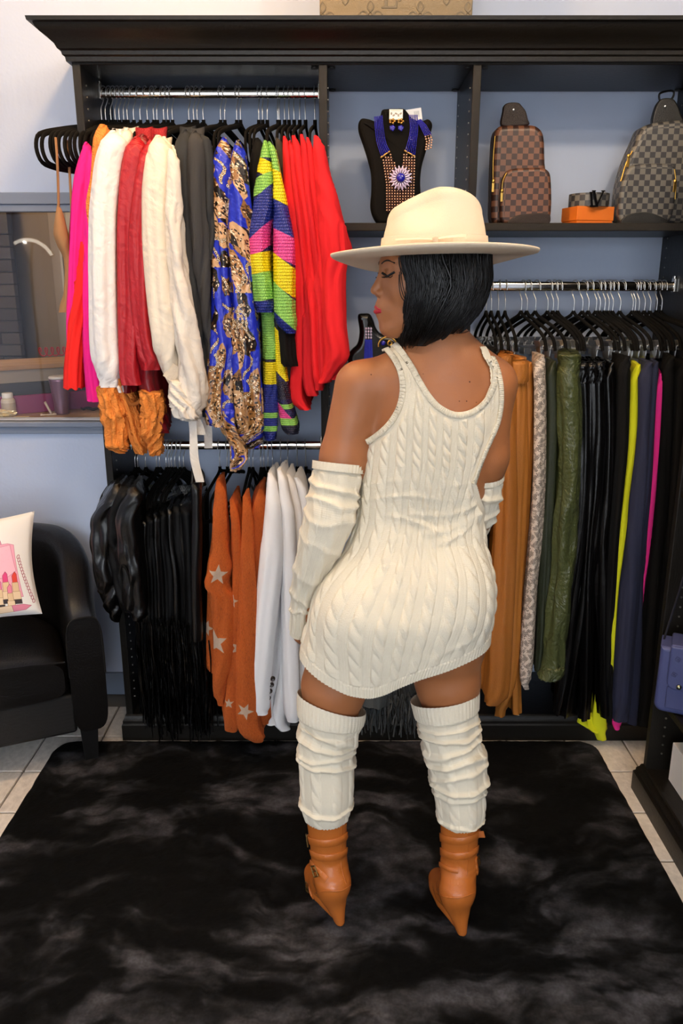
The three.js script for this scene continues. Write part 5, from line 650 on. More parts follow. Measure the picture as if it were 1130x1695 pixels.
// ---------------------------------------------------------------- armchair and pillow
{
  const a = 0.415, n = new V3(Math.sin(a), 0, Math.cos(a)), rt = new V3(Math.cos(a), 0, -Math.sin(a)), O = new V3(-1.143, 0, -2.30), L = (u, y, w) => new V3(O.x + rt.x * u + n.x * w, y, O.z + rt.z * u + n.z * w);
  const lea = leather(0x0e0c0b, { roughness: 0.28, specularIntensity: 0.6, bumpMap: rep(T.grain, 5), bumpScale: 0.001 });
  const path = [], R = 0.31, S = 0.275, N = 64, total = 2 * S + PI * R;
  for (let i = 0; i <= N; i++) { const s = i / N * total; if (s < S) path.push([R, -s, 1, 0, s]); else if (s < S + PI * R) { const t = (s - S) / R; path.push([R * Math.cos(t), -S - R * Math.sin(t), Math.cos(t), -Math.sin(t), s]); } else path.push([-R, -(total - s), -1, 0, s]); }
  const rings = path.map(([u, w, nu, nw, s]) => {
    const e = Math.min(s, total - s), h = 0.562 + 0.185 * smooth(0.02, 0.5, e) , ring = [], hw = 0.058 + 0.006 * smooth(0.1, 0.4, e);
    for (let k = 0; k < 28; k++) { const t = k / 28 * 2 * PI, c = Math.cos(t), q = Math.sin(t); const sx = Math.sign(c) * Math.pow(Math.abs(c), 0.55), sy = Math.sign(q) * Math.pow(Math.abs(q), 0.35), mid = (h + 0.14) / 2, half = (h - 0.14) / 2; const y = mid + sy * half; const lean = 0.03 * smooth(0.2, 0.75, y) * smooth(0.1, 0.5, e); ring.push(L(u + nu * (sx * hw + lean), y, w + nw * (sx * hw + lean))); }
    return ring;
  });
  const k = [mesh('back_and_arms', skin(rings), lea)];
  const ringEdge = (s) => { const pts = []; const uu = s * R; for (let i = 0; i <= 20; i++) { const t = PI * (i / 20), c = Math.cos(t), q = Math.sin(t); pts.push(L(uu + 0.058 * Math.sign(c) * Math.pow(Math.abs(c), 0.55), 0.351 + 0.211 * Math.sign(q) * Math.pow(Math.abs(q), 0.35), 0.001)); } return tube(pts, 0.003, 60); };
  sub(k[0], 'arm_piping', ringEdge(1), lea); sub(k[0], 'arm_piping', ringEdge(-1), lea);
  const cush = []; const cw = 0.25; for (let j = 0; j <= 18; j++) { const w = lerp(0.012, -0.5, j / 18), wid = cw * (w < -0.28 ? Math.sqrt(Math.max(0.06, 1 - Math.pow((w + 0.28) / 0.235, 2))) : 1), ring = []; for (let i = 0; i < 40; i++) { const t = i / 40 * 2 * PI, c = Math.cos(t), q = Math.sin(t), sx = Math.sign(c) * Math.pow(Math.abs(c), 0.28), sy = Math.sign(q) * Math.pow(Math.abs(q), 0.42), ends = j === 0 ? 0.94 : 1; const dome = 0.018 * (1 - sx * sx) * (q > 0 ? 1 : 0); ring.push(L(sx * wid * ends, 0.352 + sy * 0.068 * ends + dome, w)); } cush.push(ring); }
  const cu = mesh('seat_cushion', skin(cush), lea); k.push(cu);
  const pip = []; for (let i = 0; i <= 24; i++) pip.push(L(lerp(-0.242, 0.242, i / 24), 0.415 + 0.012 * (1 - Math.pow(i / 12 - 1, 2)), 0.006)); sub(cu, 'piping', tube(pip, 0.0035, 40), lea);
  const bx = (u0, u1, y0, y1, w0, w1, r = 0.01) => { const g = box(u0, u1, y0, y1, w0, w1, r); g.applyMatrix4(new THREE.Matrix4().makeBasis(rt, new V3(0, 1, 0), n).setPosition(O)); return g; };
  k.push(mesh('front_rail', bx(-0.262, 0.262, 0.14, 0.288, -0.06, -0.004, 0.014), lea), mesh('seat_base', bx(-0.25, 0.25, 0.15, 0.285, -0.42, -0.05, 0.01), lea));
  for (const [u, w] of [[0.3, -0.05], [-0.3, -0.05], [0.24, -0.46], [-0.24, -0.46]]) { const g = new THREE.CylinderGeometry(0.042, 0.03, 0.145, 4, 1); g.rotateY(PI / 4 + a); const p = L(u, 0.0725 + 0.001, w); g.translate(p.x, p.y, p.z); k.push(mesh('leg', toCreasedNormals(g, 0.4), phys(0x0c0b0b, { roughness: 0.4 }))); }
  thing('armchair', 'black leather tub armchair by the wall at the edge of the rug', 'armchair', k, undefined, O.clone());
  // pillow leaning in the chair
  const TR = P(57, 846, -2.60), BR = P(70, 1016, -2.47), up = TR.clone().sub(BR), lf = new V3(-Math.cos(a + 0.1), 0.01, Math.sin(a + 0.1)).multiplyScalar(0.40), nn = new V3().crossVectors(up.clone().normalize(), lf.clone().normalize()).normalize();
  const pr2 = []; const NN = 44, side = (sg) => { const pos = [], uv = [], idx = []; for (let j = 0; j <= NN; j++) for (let i = 0; i <= NN; i++) { const s = i / NN, t = j / NN, e = Math.pow(Math.max(0, 16 * s * (1 - s) * t * (1 - t)), 0.42), pin = 0.1 * (Math.sin(PI * t)) * (s - 0.5) * -2 * 0.5, pinv = 0.09 * Math.sin(PI * s) * (t - 0.5) * -1, wr = 0.006 * N3(s * 5, t * 5, sg) * e; const p = BR.clone().addScaledVector(lf, 1 - s + pin * -1).addScaledVector(up, t + pinv).addScaledVector(nn, sg * (e * 0.058 + wr)); pos.push(p.x, p.y, p.z); uv.push(s, t); } for (let j = 0; j < NN; j++) for (let i = 0; i < NN; i++) { const q = j * (NN + 1) + i, c = q + NN + 1; sg > 0 ? idx.push(q, q + 1, c, q + 1, c + 1, c) : idx.push(q, c, q + 1, q + 1, c, c + 1); } const g = new THREE.BufferGeometry(); g.setAttribute('position', new THREE.Float32BufferAttribute(pos, 3)); g.setAttribute('uv', new THREE.Float32BufferAttribute(uv, 2)); g.setIndex(idx); g.computeVertexNormals(); return g; };
  const print = canvas(768, 680, (c, w, h) => {
    c.fillStyle = '#efece8'; c.fillRect(0, 0, w, h); const X0 = -128, X1 = 62, Y0 = 846, Y1 = 1024; c.setTransform(w / (X1 - X0), 0, 0, h / (Y1 - Y0), -X0 * w / (X1 - X0), -Y0 * h / (Y1 - Y0)); c.lineJoin = 'round';
    const poly = (p, f, s, lw = 0.7) => { c.beginPath(); p.forEach((q, i) => i ? c.lineTo(...q) : c.moveTo(...q)); c.closePath(); c.fillStyle = f; c.fill(); if (s) { c.strokeStyle = s; c.lineWidth = lw; c.stroke(); } };
    const gr = '#c9788f'; c.strokeStyle = '#e79ab0'; c.lineWidth = 5; c.beginPath(); c.ellipse(-22, 905, 30, 38, 0, PI, 2 * PI); c.stroke(); c.strokeStyle = '#a8506a'; c.lineWidth = 0.8; c.beginPath(); c.ellipse(-22, 905, 33, 41, 0, PI, 2 * PI); c.stroke();
    poly([[-84, 912], [-70, 896], [20, 896], [30, 900], [34, 945], [38, 992], [-90, 996]], '#f0a9bf', gr); poly([[-80, 908], [24, 899], [32, 946], [18, 955], [-70, 962]], '#f6bfd0', gr); c.fillStyle = '#f3b3c6'; for (let i = 0; i < 60; i++) c.fillRect(-70 + (i * 37 % 95), 905 + (i * 23 % 48), 1.2, 1.2);
    c.strokeStyle = '#b0707c'; c.lineWidth = 1.2; for (let i = 0; i < 15; i++) { c.beginPath(); c.ellipse(37 + i * 1.15, 922 + i * 5.6, 1.8, 3.4, 0.3, 0, 7); c.stroke(); }
    const stick = (x, y, s, tip) => { poly([[x - 4 * s, y], [x - 4 * s, y - 12 * s], [x + 1 * s, y - 19 * s], [x + 4 * s, y - 14 * s], [x + 4 * s, y]], tip, '#8c2f44', 0.5); poly([[x - 5 * s, y], [x + 5 * s, y], [x + 5 * s, y + 16 * s], [x - 5 * s, y + 16 * s]], '#e8c79e', '#a07850', 0.5); poly([[x - 6.5 * s, y + 16 * s], [x + 6.5 * s, y + 16 * s], [x + 6.5 * s, y + 30 * s], [x - 6.5 * s, y + 30 * s]], '#f0d3b0', '#a07850', 0.5); poly([[x - 7 * s, y + 30 * s], [x + 7 * s, y + 30 * s], [x + 7 * s, y + 38 * s], [x - 7 * s, y + 38 * s]], '#3a3236'); };
    stick(2, 976, 0.9, '#ef7fa6'); stick(13, 964, 1, '#e04a86'); stick(28, 966, 1, '#e0483c'); stick(18, 984, 0.85, '#f08aa4'); stick(-14, 970, 1, '#d9508c'); stick(-34, 972, 1, '#ee8ab0');
    poly([[-30, 1008], [18, 1006], [20, 1017], [-28, 1020]], '#ecd2b4', '#9a7858', 0.5); poly([[-30, 1008], [-44, 1010], [-44, 1020], [-28, 1020]], '#3a3236'); poly([[18, 1006], [36, 1005], [48, 1008], [38, 1015], [20, 1017]], '#e58aa2', '#a04a60', 0.5);
  });
  const wh = phys(0xefece8, { roughness: 0.9, bumpMap: rep(T.weave, 3), bumpScale: 0.001 });
  const border = []; for (let i = 0; i <= 60; i++) { }
  thing('pillow', 'white throw pillow printed with a pink handbag and lipsticks on the armchair', 'pillow', [mesh('pillow_front', side(1), phys(0xffffff, { map: print, roughness: 0.9 })), mesh('pillow_back', side(-1), wh)]);
}
{ // unseen ring light on a tripod, shaped as an arc for its reflection in the pane
  const c = new V3(-2.36, 1.76, 0.3), arc = 1.7, g = new THREE.TorusGeometry(0.19, 0.012, 12, 50, arc), h = new THREE.TorusGeometry(0.19, 0.02, 10, 50, arc + 0.06), turn = PI / 2 - 0.55;
  g.rotateZ(turn); h.rotateZ(turn - 0.03); g.scale(-1, 1, 0.5); h.scale(-1, 1, 1);
  const k = [mesh('lamp_housing', place(h, c.x, c.y, c.z + 0.016), phys(0x222222)), mesh('diffuser', place(g, c.x, c.y, c.z), phys(0xffffff, { emissive: 0xfff1e0, emissiveIntensity: 12 })), mesh('stand_pole', tube([[c.x, 0.4, c.z + 0.03], [c.x, c.y, c.z + 0.03], [c.x + 0.03, c.y + 0.17, c.z + 0.026]], 0.01, 20), phys(0x222222))];
  for (let i = 0; i < 3; i++) { const a = i * 2.094 + 0.4; k.push(mesh('leg', cyl(new V3(c.x, 0.45, c.z + 0.03), new V3(c.x + 0.4 * Math.cos(a), 0.005, c.z + 0.03 + 0.4 * Math.sin(a)), 0.01), phys(0x222222))); }
  thing('ring_light_arc', 'unseen ring light on a black tripod, shaped as an arc for its window reflection', 'lamp', k);
  const l = new THREE.PointLight(0xfff1e0, 0.15, 0, 2); l.position.set(c.x, c.y + 0.17, c.z - 0.05); l.castShadow = true; l.shadow.radius = 0.15; scene.add(l);
}
// ---------------------------------------------------------------- the woman
{
  const skinMat = phys(0xa3673f, { roughness: 0.44, bumpMap: rep(T.grain, 16), bumpScale: 0.0003, sheen: 0.1, sheenColor: new THREE.Color(0xffd2b0) });
  const knitMat = phys(0xe3dac5, { roughness: 0.95, sheen: 0.25, sheenColor: new THREE.Color(0xfff4e0), sheenRoughness: 0.7, bumpMap: rep(T.knit, 34, 34), bumpScale: 0.0006 });
  const hairMat = phys(0x0b0909, { roughness: 0.36, specularIntensity: 1 }), feltMat = phys(0xe2d1b8, { roughness: 0.95, sheen: 0.3, sheenColor: new THREE.Color(0xfff0dc), bumpMap: rep(T.boucle, 9), bumpScale: 0.0008 }), bootMat = leather(0xb4652a, { roughness: 0.26, specularIntensity: 1, bumpScale: 0.0006 });
  const brassMat = phys(0x8d7346, { metalness: 1, roughness: 0.35 });
  // ---- torso: half widths from the outline, depth in front and behind
  const ZT = -1.79, TR = [[586, 664, 806, 0.05, 0.05, -1.80], [600, 642, 820, 0.066, 0.064, -1.80], [620, 624, 828, 0.084, 0.08, -1.80], [660, 616, 832, 0.1, 0.1, -1.80], [700, 612, 830, 0.106, 0.118, -1.80], [740, 606, 824, 0.106, 0.125, -1.80], [790, 599, 815, 0.102, 0.115, -1.80], [850, 593, 803, 0.09, 0.105, -1.795], [880, 585, 801, 0.098, 0.105, -1.79], [920, 566, 807, 0.12, 0.11, -1.785], [960, 542, 811, 0.136, 0.115, -1.78], [1000, 520, 812, 0.152, 0.115, -1.78], [1050, 505, 807, 0.142, 0.11, -1.78], [1100, 498, 800, 0.125, 0.105, -1.78], [1150, 497, 796, 0.115, 0.1, -1.78]].map(([v, l, r, bb, bf, cz]) => { const y = P(565, v, ZT).y, a = xAt(l, y, ZT), b = xAt(r, y, ZT); return [y, (a + b) / 2, (b - a) / 2, bb, bf, cz]; }).reverse();
  const yLo = TR[0][0], yHi = TR[TR.length - 1][0], TAB = Array.from({ length: 400 }, (_, i) => spline(TR, lerp(yLo, yHi, i / 399)));
  const trow = (y) => TAB[Math.round(clamp((y - yLo) / (yHi - yLo)) * 399)];
  const gl = P(596, 1010, -1.735), gr = P(738, 985, -1.735);
  function torso(p) {
    const [, cx, a, bb, bf, cz] = trow(p.y), b = p.z > cz ? bb : bf, dx = Math.abs(p.x - cx) / a, dz = Math.abs(p.z - cz) / b, k = Math.pow(Math.pow(dx, 2.25) + Math.pow(dz, 2.25), 1 / 2.25);
    let d = (k - 1) * Math.min(a, b);
    if (p.y > yHi) d = Math.max(d, 0) + (p.y - yHi); if (p.y < yLo) d = Math.max(d, yLo - p.y);
    return d;
  }
  const nk0 = P(744, 600, -1.80), nk1 = P(708, 520, -1.80), tl0 = P(735, 588, -1.805), tl = P(598, 632, -1.795), trr = P(822, 632, -1.80);
  const upper = (p) => { let d = smin(torso(p), capsule(p, tl0, tl, 0.05, 0.042), 0.06); d = smin(d, capsule(p, tl0, trr, 0.05, 0.04), 0.06); d = smin(d, capsule(p, nk0, nk1, 0.056, 0.05), 0.06); return d; };
  const dressF = (p) => { let d = upper(p); if (p.y < 1.05) { d = smin(d, ellipsoid(p, gl, 0.098, 0.105, 0.085), 0.05); d = smin(d, ellipsoid(p, gr, 0.095, 0.105, 0.085), 0.05); } if (p.y < 0.82) d = smin(d, Math.min(capsule(p, G_.lh, G_.lt, 0.0945, 0.0835), capsule(p, G_.rh, G_.rt, 0.0925, 0.0855), capsule(p, G_.lt, G_.lk, 0.0835, 0.06)), 0.03); return d; };
  const A = { ls: P(592, 640, -1.795), lm: P(567, 755, -1.785), le: P(549, 850, -1.765), lw: P(496, 1038, -1.85), rs: P(812, 640, -1.80), rm: P(806, 755, -1.80), re: P(787, 855, -1.83), rw: P(706, 950, -1.99) };
  const G_ = { lh: P(572, 1075, -1.785), lt: P(553, 1136, -1.78), lk: P(541, 1235, -1.775), la: P(541, 1400, -1.748), rh: P(735, 1065, -1.785), rt: P(740, 1124, -1.78), rk: P(750, 1235, -1.775), ra: P(761, 1405, -1.735) };
  const yCut = P(565, 1098, -1.78).y;
  const bodyF = (p) => {
    let d = -smin(-(dressF(p) + 0.006), p.y - yCut, 0.06);
    d = smin(d, Math.min(capsule(p, A.ls, A.lm, 0.052, 0.050), capsule(p, A.rs, A.rm, 0.048, 0.047)), 0.035);
    d = smin(d, Math.min(capsule(p, A.lm, A.le, 0.050, 0.043), capsule(p, A.rm, A.re, 0.047, 0.04)), 0.02);
    d = smin(d, Math.min(capsule(p, A.le, A.lw, 0.043, 0.019), capsule(p, A.re, A.rw, 0.04, 0.022)), 0.015);
    if (p.y < 0.85) { d = smin(d, Math.min(capsule(p, G_.lh, G_.lt, 0.085, 0.0785), capsule(p, G_.rh, G_.rt, 0.083, 0.079)), 0.03); d = smin(d, Math.min(capsule(p, G_.lt, G_.lk, 0.079, 0.052), capsule(p, G_.rt, G_.rk, 0.079, 0.052)), 0.02); d = smin(d, Math.min(capsule(p, G_.lk, G_.la, 0.055, 0.036), capsule(p, G_.rk, G_.ra, 0.056, 0.036)), 0.02); }
    return d;
  };
  // ---- head, turned to look left
  const HC = P(693, 472, -1.80), fw = new V3(-0.985, 0, 0.17).normalize(), upv = new V3(0, 1, 0), sd = new V3().crossVectors(fw, upv).normalize(); if (sd.z < 0) sd.negate();
  const hl = new V3(), loc = (p) => { const x = p.x - HC.x, y = p.y - HC.y, z = p.z - HC.z; return hl.set(x * fw.x + z * fw.z, y, x * sd.x + z * sd.z); };
  const wl = (f, u, s) => HC.clone().addScaledVector(fw, f).addScaledVector(upv, u).addScaledVector(sd, s);
  const v = (f, u, s = 0) => new V3(f, u, s), hc = { skull: v(-0.012, 0.035), face: v(0.026, -0.028), chin: v(0.066, -0.088), brow: v(0.064, 0.046), mouth: v(0.076, -0.050), n0: v(0.076, 0.03), n1: v(0.0985, -0.0105), j0: v(-0.01, -0.05, 0.05), j1: v(0.058, -0.092, 0.012), ck: v(0.044, -0.006, 0.033), al: v(0.086, -0.0175, 0.0105), bridge: v(0.068, 0.032), eye: v(0.066, 0.022, 0.03), neck: v(-0.035, -0.13), phil: v(0.084, -0.033) };
  const headF = (p) => {
    const q = loc(p); q.z = Math.abs(q.z);
    let d = smin(ellipsoid(q, hc.skull, 0.098, 0.1, 0.076), ellipsoid(q, hc.face, 0.058, 0.08, 0.056), 0.03);
    d = smin(d, capsule(q, hc.j0, hc.j1, 0.019, 0.016), 0.03); d = smin(d, ellipsoid(q, hc.chin, 0.019, 0.018, 0.02), 0.02); d = smin(d, ellipsoid(q, hc.ck, 0.026, 0.026, 0.024), 0.02);
    d = smin(d, ellipsoid(q, hc.brow, 0.014, 0.012, 0.042), 0.02); d = smin(d, ellipsoid(q, hc.mouth, 0.021, 0.022, 0.028), 0.02);
    d = Math.max(d, -(ellipsoid(q, new V3(0.088, 0.024, 0.034), 0.014, 0.011, 0.017)) * 0.6);
    d = smin(d, ellipsoid(q, hc.eye, 0.0125, 0.012, 0.0135), 0.005);
    d = smin(d, capsule(q, hc.n0, hc.n1, 0.0065, 0.0095), 0.012); d = smin(d, ellipsoid(q, hc.al, 0.0105, 0.0075, 0.0065), 0.006);
    d = smin(d, capsule(q, new V3(-0.035, -0.06, 0), hc.neck, 0.05, 0.05), 0.03);
    return d;
  };
  const skinF = (p) => p.y > 1.46 ? smin(bodyF(p), headF(p), 0.02) : bodyF(p);
  const full = (p) => smin(bodyF(p), p.y > 1.44 ? headF(p) : 1, 0.02);
  const bodyG = surface((p) => smin(bodyF(p), headF(p), 0.02), new V3(-0.2, 0.25, -2.08), new V3(0.5, HC.y - 0.125, -1.55), 0.0095);
  const headG = surface((p) => smin(bodyF(p), headF(p), 0.02), new V3(HC.x - 0.14, HC.y - 0.14, HC.z - 0.11), new V3(HC.x + 0.14, HC.y + 0.15, HC.z + 0.11), 0.003);
  // ---- hands with five fingers
  function hand(w, dir, across, mir) {                             // w wrist, dir towards the fingertips, across from little finger to thumb
    const nrm = new V3().crossVectors(dir, across).normalize().multiplyScalar(mir), at = (l, c, n) => w.clone().addScaledVector(dir, l).addScaledVector(across, c).addScaledVector(nrm, n), bones = [];
    for (let i = 0; i < 4; i++) { const c = -0.027 + i * 0.018, len = [0.058, 0.072, 0.078, 0.07][i], k = at(0.088, c, 0), m = at(0.088 + len * 0.45, c * 1.05, 0.01), e = at(0.088 + len * 0.78, c * 1.05, 0.028), t = at(0.088 + len * 0.9, c * 1.05, 0.045); bones.push([[k, m, 0.0088, 0.0082], [m, e, 0.0082, 0.0075], [e, t, 0.0075, 0.0066]]); }
    bones.push([[at(0.03, 0.025, 0.006), at(0.055, 0.045, 0.014), 0.012, 0.0098], [at(0.055, 0.045, 0.014), at(0.085, 0.05, 0.022), 0.0095, 0.008]]);
    const f = (p) => { let d = Math.min(capsule(p, at(0, 0, 0), at(0.03, 0, 0), 0.021, 0.022), 1); for (const c of [-0.022, -0.007, 0.008, 0.022]) d = smin(d, capsule(p, at(0.02, c * 0.7, 0), at(0.085, c, 0), 0.013, 0.0105), 0.012); for (const b of bones) { let q = 1; for (const s of b) q = smin(q, capsule(p, ...s), 0.004); d = smin(d, q, 0.004); } return d; };
    const c = at(0.09, 0, 0.01), r = 0.11; return surface(f, new V3(c.x - r, c.y - r, c.z - r), new V3(c.x + r, c.y + r, c.z + r), 0.003);
  }
  const hL = hand(A.lw.clone().add(new V3(-0.002, -0.012, -0.004)), new V3(0.24, -0.58, -0.78).normalize(), new V3(-0.25, -0.53, 0.81).normalize().multiplyScalar(-1), 1);
  const hR = hand(A.rw.clone(), new V3(-0.9, -0.25, -0.35).normalize(), new V3(-0.2, 0.96, -0.15).normalize(), 1);
  const body = mesh('body', join([bodyG, headG, hL, hR]), skinMat);
  // points on a surface seen through the camera, and strips laid along it
  const surf = (f, px, py) => {
    const d = P(px, py, -1).sub(new V3(0, EYE, 0)).normalize(), p = new V3(), best = new V3(); let t = 1.2, m = 9, tb = 0;
    for (let i = 0; i < 300 && t < 2.6; i++) { p.set(0, EYE, 0).addScaledVector(d, t); const q = f(p); if (q < m) { m = q; tb = t; } if (q < 0.0003) break; t += Math.min(0.02, Math.max(0.0008, q * 0.6)); }
    p.set(0, EYE, 0).addScaledVector(d, tb); const e = 0.001, grad = () => { const q = f(p); return new V3(f(best.set(p.x + e, p.y, p.z)) - q, f(best.set(p.x, p.y + e, p.z)) - q, f(best.set(p.x, p.y, p.z + e)) - q).normalize(); };
    let n = grad(); if (m > 0.0005) for (let i = 0; i < 4; i++) { p.addScaledVector(n, -f(p) * 0.9); n = grad(); }
    return [p, n];
  };
  function strip(f, pts, w, th, n = 40, wave = null) {
    const c = new THREE.CatmullRomCurve3(pts.map(q => new V3(q[0], q[1], 0)), false, 'centripetal'), S = []; for (let i = 0; i <= n; i++) { const q = c.getPoint(i / n), s = surf(f, q.x, q.y); if (s) S.push(s); }
    const rings = S.map(([p, nn], i) => { const T_ = (S[i + 1] ?? S[i])[0].clone().sub((S[i - 1] ?? S[i])[0]).normalize(), B = new V3().crossVectors(T_, nn).normalize(), ww = typeof w === 'function' ? w(i / n) : w; return [[-1, -0.3], [-0.97, 0.85], [0, 1], [0.97, 0.85], [1, -0.3], [0, -0.6]].map(([b, h]) => p.clone().addScaledVector(B, b * ww / 2).addScaledVector(nn, h * th * (1 + (wave ? wave(i) : 0)))); });
    return skin(rings);
  }
  const fSkin = full;
  // face: lips, lashes
  const lipF = (p) => { const q = loc(p); const s = Math.abs(q.z); const k = 0.25 + 0.75 * Math.sqrt(Math.max(0, 1 - (s / 0.0245) ** 2)); let d = ellipsoid(q, new V3(0.088 - s * s * 14, -0.0450 - s * 0.26, q.z), 0.0105, 0.0056 * k, 1); d = Math.min(d, ellipsoid(q, new V3(0.0885 - s * s * 16, -0.0558 + s * 0.04, q.z), 0.0115, 0.0066 * k, 1)); return Math.max(d, s - 0.0235); };
  const lipMat = phys(0xb5142f, { roughness: 0.35 });
  sub(body, 'lips', surface(lipF, wl(0.09, -0.05, 0).addScalar(-0.04), wl(0.09, -0.05, 0).addScalar(0.04), 0.0016), lipMat);
  const faceAt = (u, s) => { let f = 0.13; while (f > 0 && headF(wl(f, u, s)) > 0.0004) f -= 0.0006; return f; };
  const lidArc = (k, pts, r, o) => tube(pts.map(([s, u]) => wl(faceAt(u, k * s) + o, u, k * s)), r, 24, 6);
  const lash = phys(0x0a0808, { roughness: 0.6 });
  sub(body, 'eyelashes', join([...[-1, 1].flatMap(k => [lidArc(k, [[0.017, 0.025], [0.024, 0.0205], [0.033, 0.0185], [0.042, 0.021], [0.05, 0.027]], 0.0026, 0.0008), ...[0.026, 0.031, 0.036, 0.041, 0.046].map(s => { const a = faceAt(0.0195 + Math.abs(s - 0.033) * 0.25, k * s); return tube([wl(a, 0.0195, k * s), wl(a + 0.006, 0.0155, k * s * 1.02), wl(a + 0.0105, 0.0165, k * s * 1.05)], 0.0009, 6, 5); })])]), lash);
  for (const k of [-1, 1]) sub(body, 'eyebrow', lidArc(k, [[0.013, 0.044], [0.024, 0.0485], [0.036, 0.050], [0.05, 0.044]], 0.0018, -0.0006), lash);
  const moles = []; for (const [mx, my, r] of [[614, 620, 0.0016], [772, 664, 0.0016], [760, 664, 0.0013], [788, 666, 0.0012], [777, 632, 0.0018], [700, 619, 0.001]]) { const s = surf(fSkin, mx, my); if (s) moles.push(ball(s[0], r, 1, 1, 0.7, 8)); }
  sub(body, 'moles', join(moles), phys(0x5a2f1c, { roughness: 0.6 }));
  // ---- hair: an angled bob of overlapping locks
  const HRW = [[404, 656, 804, 0.088, 0.09], [430, 655, 804, 0.096, 0.094], [455, 662, 804, 0.1, 0.094], [480, 668, 799, 0.1, 0.092], [505, 666, 790, 0.097, 0.088], [525, 669, 776, 0.09, 0.08], [545, 670, 758, 0.078, 0.066], [560, 668, 742, 0.064, 0.05], [574, 672, 712, 0.05, 0.03]];
  const hring = (vv, off, rag = 0) => (a) => { const [, l, r, zn, zfar] = spline(HRW, vv), y = P(565, vv, -1.80).y, x0 = xAt(l, y, -1.79), x1 = xAt(r, y, -1.79), c = Math.cos(a), s = Math.sin(a), e = 2 / 2.7; return new V3((x0 + x1) / 2 + Math.sign(c) * Math.pow(Math.abs(c), e) * ((x1 - x0) / 2 + off), y, -1.80 + Math.sign(s) * Math.pow(Math.abs(s), e) * ((s > 0 ? zn : zfar) + off)); };
  const hrings = []; for (let j = 0; j < 40; j++) { const vv = lerp(404, 570, j / 39), g = hring(vv, 0), ring = []; for (let i = 0; i < 96; i++) { const a = -i / 96 * 2 * PI, k = 0.007 * N3(Math.cos(a) * 7, j * 0.06, Math.sin(a) * 7) + 0.0016 * Math.sin(a * 61 + j * 0.06); const p = hring(vv, k)(a); ring.push(p); } hrings.push(ring); }
  const locks = [skin(hrings)], hr = rng(77);
  for (let i = 0; i < 1300; i++) {
    const near = hr() < 0.8, a0 = near ? hr() * PI : PI + hr() * PI, c = Math.cos(a0), end = (c < -0.2 ? lerp(562, 577, hr()) : c < 0.35 ? lerp(548, 572, hr()) : lerp(520, 553, hr())) - hr() * hr() * 60, st = 404 + hr() * hr() * 90, off = 0.001 + hr() * 0.010, dr = (hr() - 0.5) * 0.5 + 0.2, w = 0.0008 + hr() * hr() * hr() * 0.003, n = 12, rings = [];
    let last = null, prev = null;
    for (let j = 0; j <= n; j++) { const s = j / n, vv = lerp(st, end, s), a = a0 + dr * s * s + 0.05 * Math.sin(s * 5 + i), p = hring(Math.min(vv, 574), off + 0.004 * s * s * (hr() * 0.3 + 0.7))(a); if (vv > 574 && prev) p.y = P(565, vv, -1.8).y; const ta = new V3(-Math.sin(a), 0, Math.cos(a)), ww = w * (1 - 0.85 * Math.pow(s, 3)), o = new V3(Math.cos(a), 0, Math.sin(a)); rings.push([p.clone().addScaledVector(ta, ww), p.clone().addScaledVector(o, 0.0012), p.clone().addScaledVector(ta, -ww)]); prev = p; }
    locks.push(skin(rings));
  }
  for (const q of [[[662, 450], [663, 470], [668, 490], [678, 505]], [[664, 452], [667, 475], [674, 495], [682, 502]], [[661, 455], [661, 474], [665, 492], [672, 500]]]) { const c = new THREE.CatmullRomCurve3(q.map(([x, y]) => { const s = surf(fSkin, x, y); return s[0].clone().addScaledVector(s[1], 0.004); })); locks.push(new THREE.TubeGeometry(c, 16, 0.0009, 5)); }
  const hair = mesh('hair', join(locks), hairMat);
  // ---- hat
  const hat = new THREE.Group(); hat.name = 'hat'; hat.userData.label = 'cream wide-brimmed felt hat';
  const hatC = P(718, 419, -1.80), HAX = 0.113, HAZ = 0.097;       // x is her facing axis (towards -x)
  const crownH = (x) => 0.126 - (x < 0 ? 0.04 * Math.pow(-x / 0.1, 1.5) : 0.026 * Math.pow(x / 0.1, 2));
  const crownP = (th, j, J) => { const t = j / J, c = Math.cos(th), s = Math.sin(th); let r, y, x, z; const wall = 0.62;
    if (t < wall) { const q = t / wall; r = 1 - 0.10 * q * q; x = c * HAX * r; z = s * HAZ * r; y = q * (crownH(x) - 0.024); const pin = 0.026 * Math.exp(-(((x + 0.04) / 0.04) ** 2)) * smooth(0.35, 1, q); z -= Math.sign(s) * pin * Math.abs(s); }
    else { const q = (t - wall) / (1 - wall), qq = Math.min(1, q / 0.4) * PI / 2; r = q < 0.4 ? 0.90 - 0.16 * (1 - Math.cos(qq)) : 0.74 * (1 - (q - 0.4) / 0.6); x = c * HAX * r; z = s * HAZ * r; const H0 = crownH(x); y = H0 - 0.024 + 0.024 * Math.sin(qq); const pin = 0.026 * Math.exp(-(((x + 0.04) / 0.04) ** 2)) * (q < 0.4 ? 1 : r / 0.74); z -= Math.sign(s) * pin * Math.abs(s); y -= 0.014 * Math.exp(-((z / 0.03) ** 2)) * smooth(0.08, 0.03, Math.abs(x + 0.015)) * smooth(0.0, 0.7, q); }
    return new V3(x, y, z); };
  const cr = []; for (let j = 0; j <= 60; j++) { const ring = []; for (let i = 0; i < 96; i++) ring.push(crownP(-i / 96 * 2 * PI, j === 60 ? 59.97 : j, 60)); cr.push(ring); }
  sub(hat, 'crown', skin(cr, { capTop: false }), feltMat);
  const br = [], prof = [[0, 0], [0.3, -0.002], [0.7, 0], [0.93, 0.004], [0.985, 0.007], [1, 0.0085], [1.004, 0.0065], [1, 0.004], [0.98, 0.001], [0.93, -0.0015], [0.7, -0.005], [0.3, -0.007], [0, -0.006]];
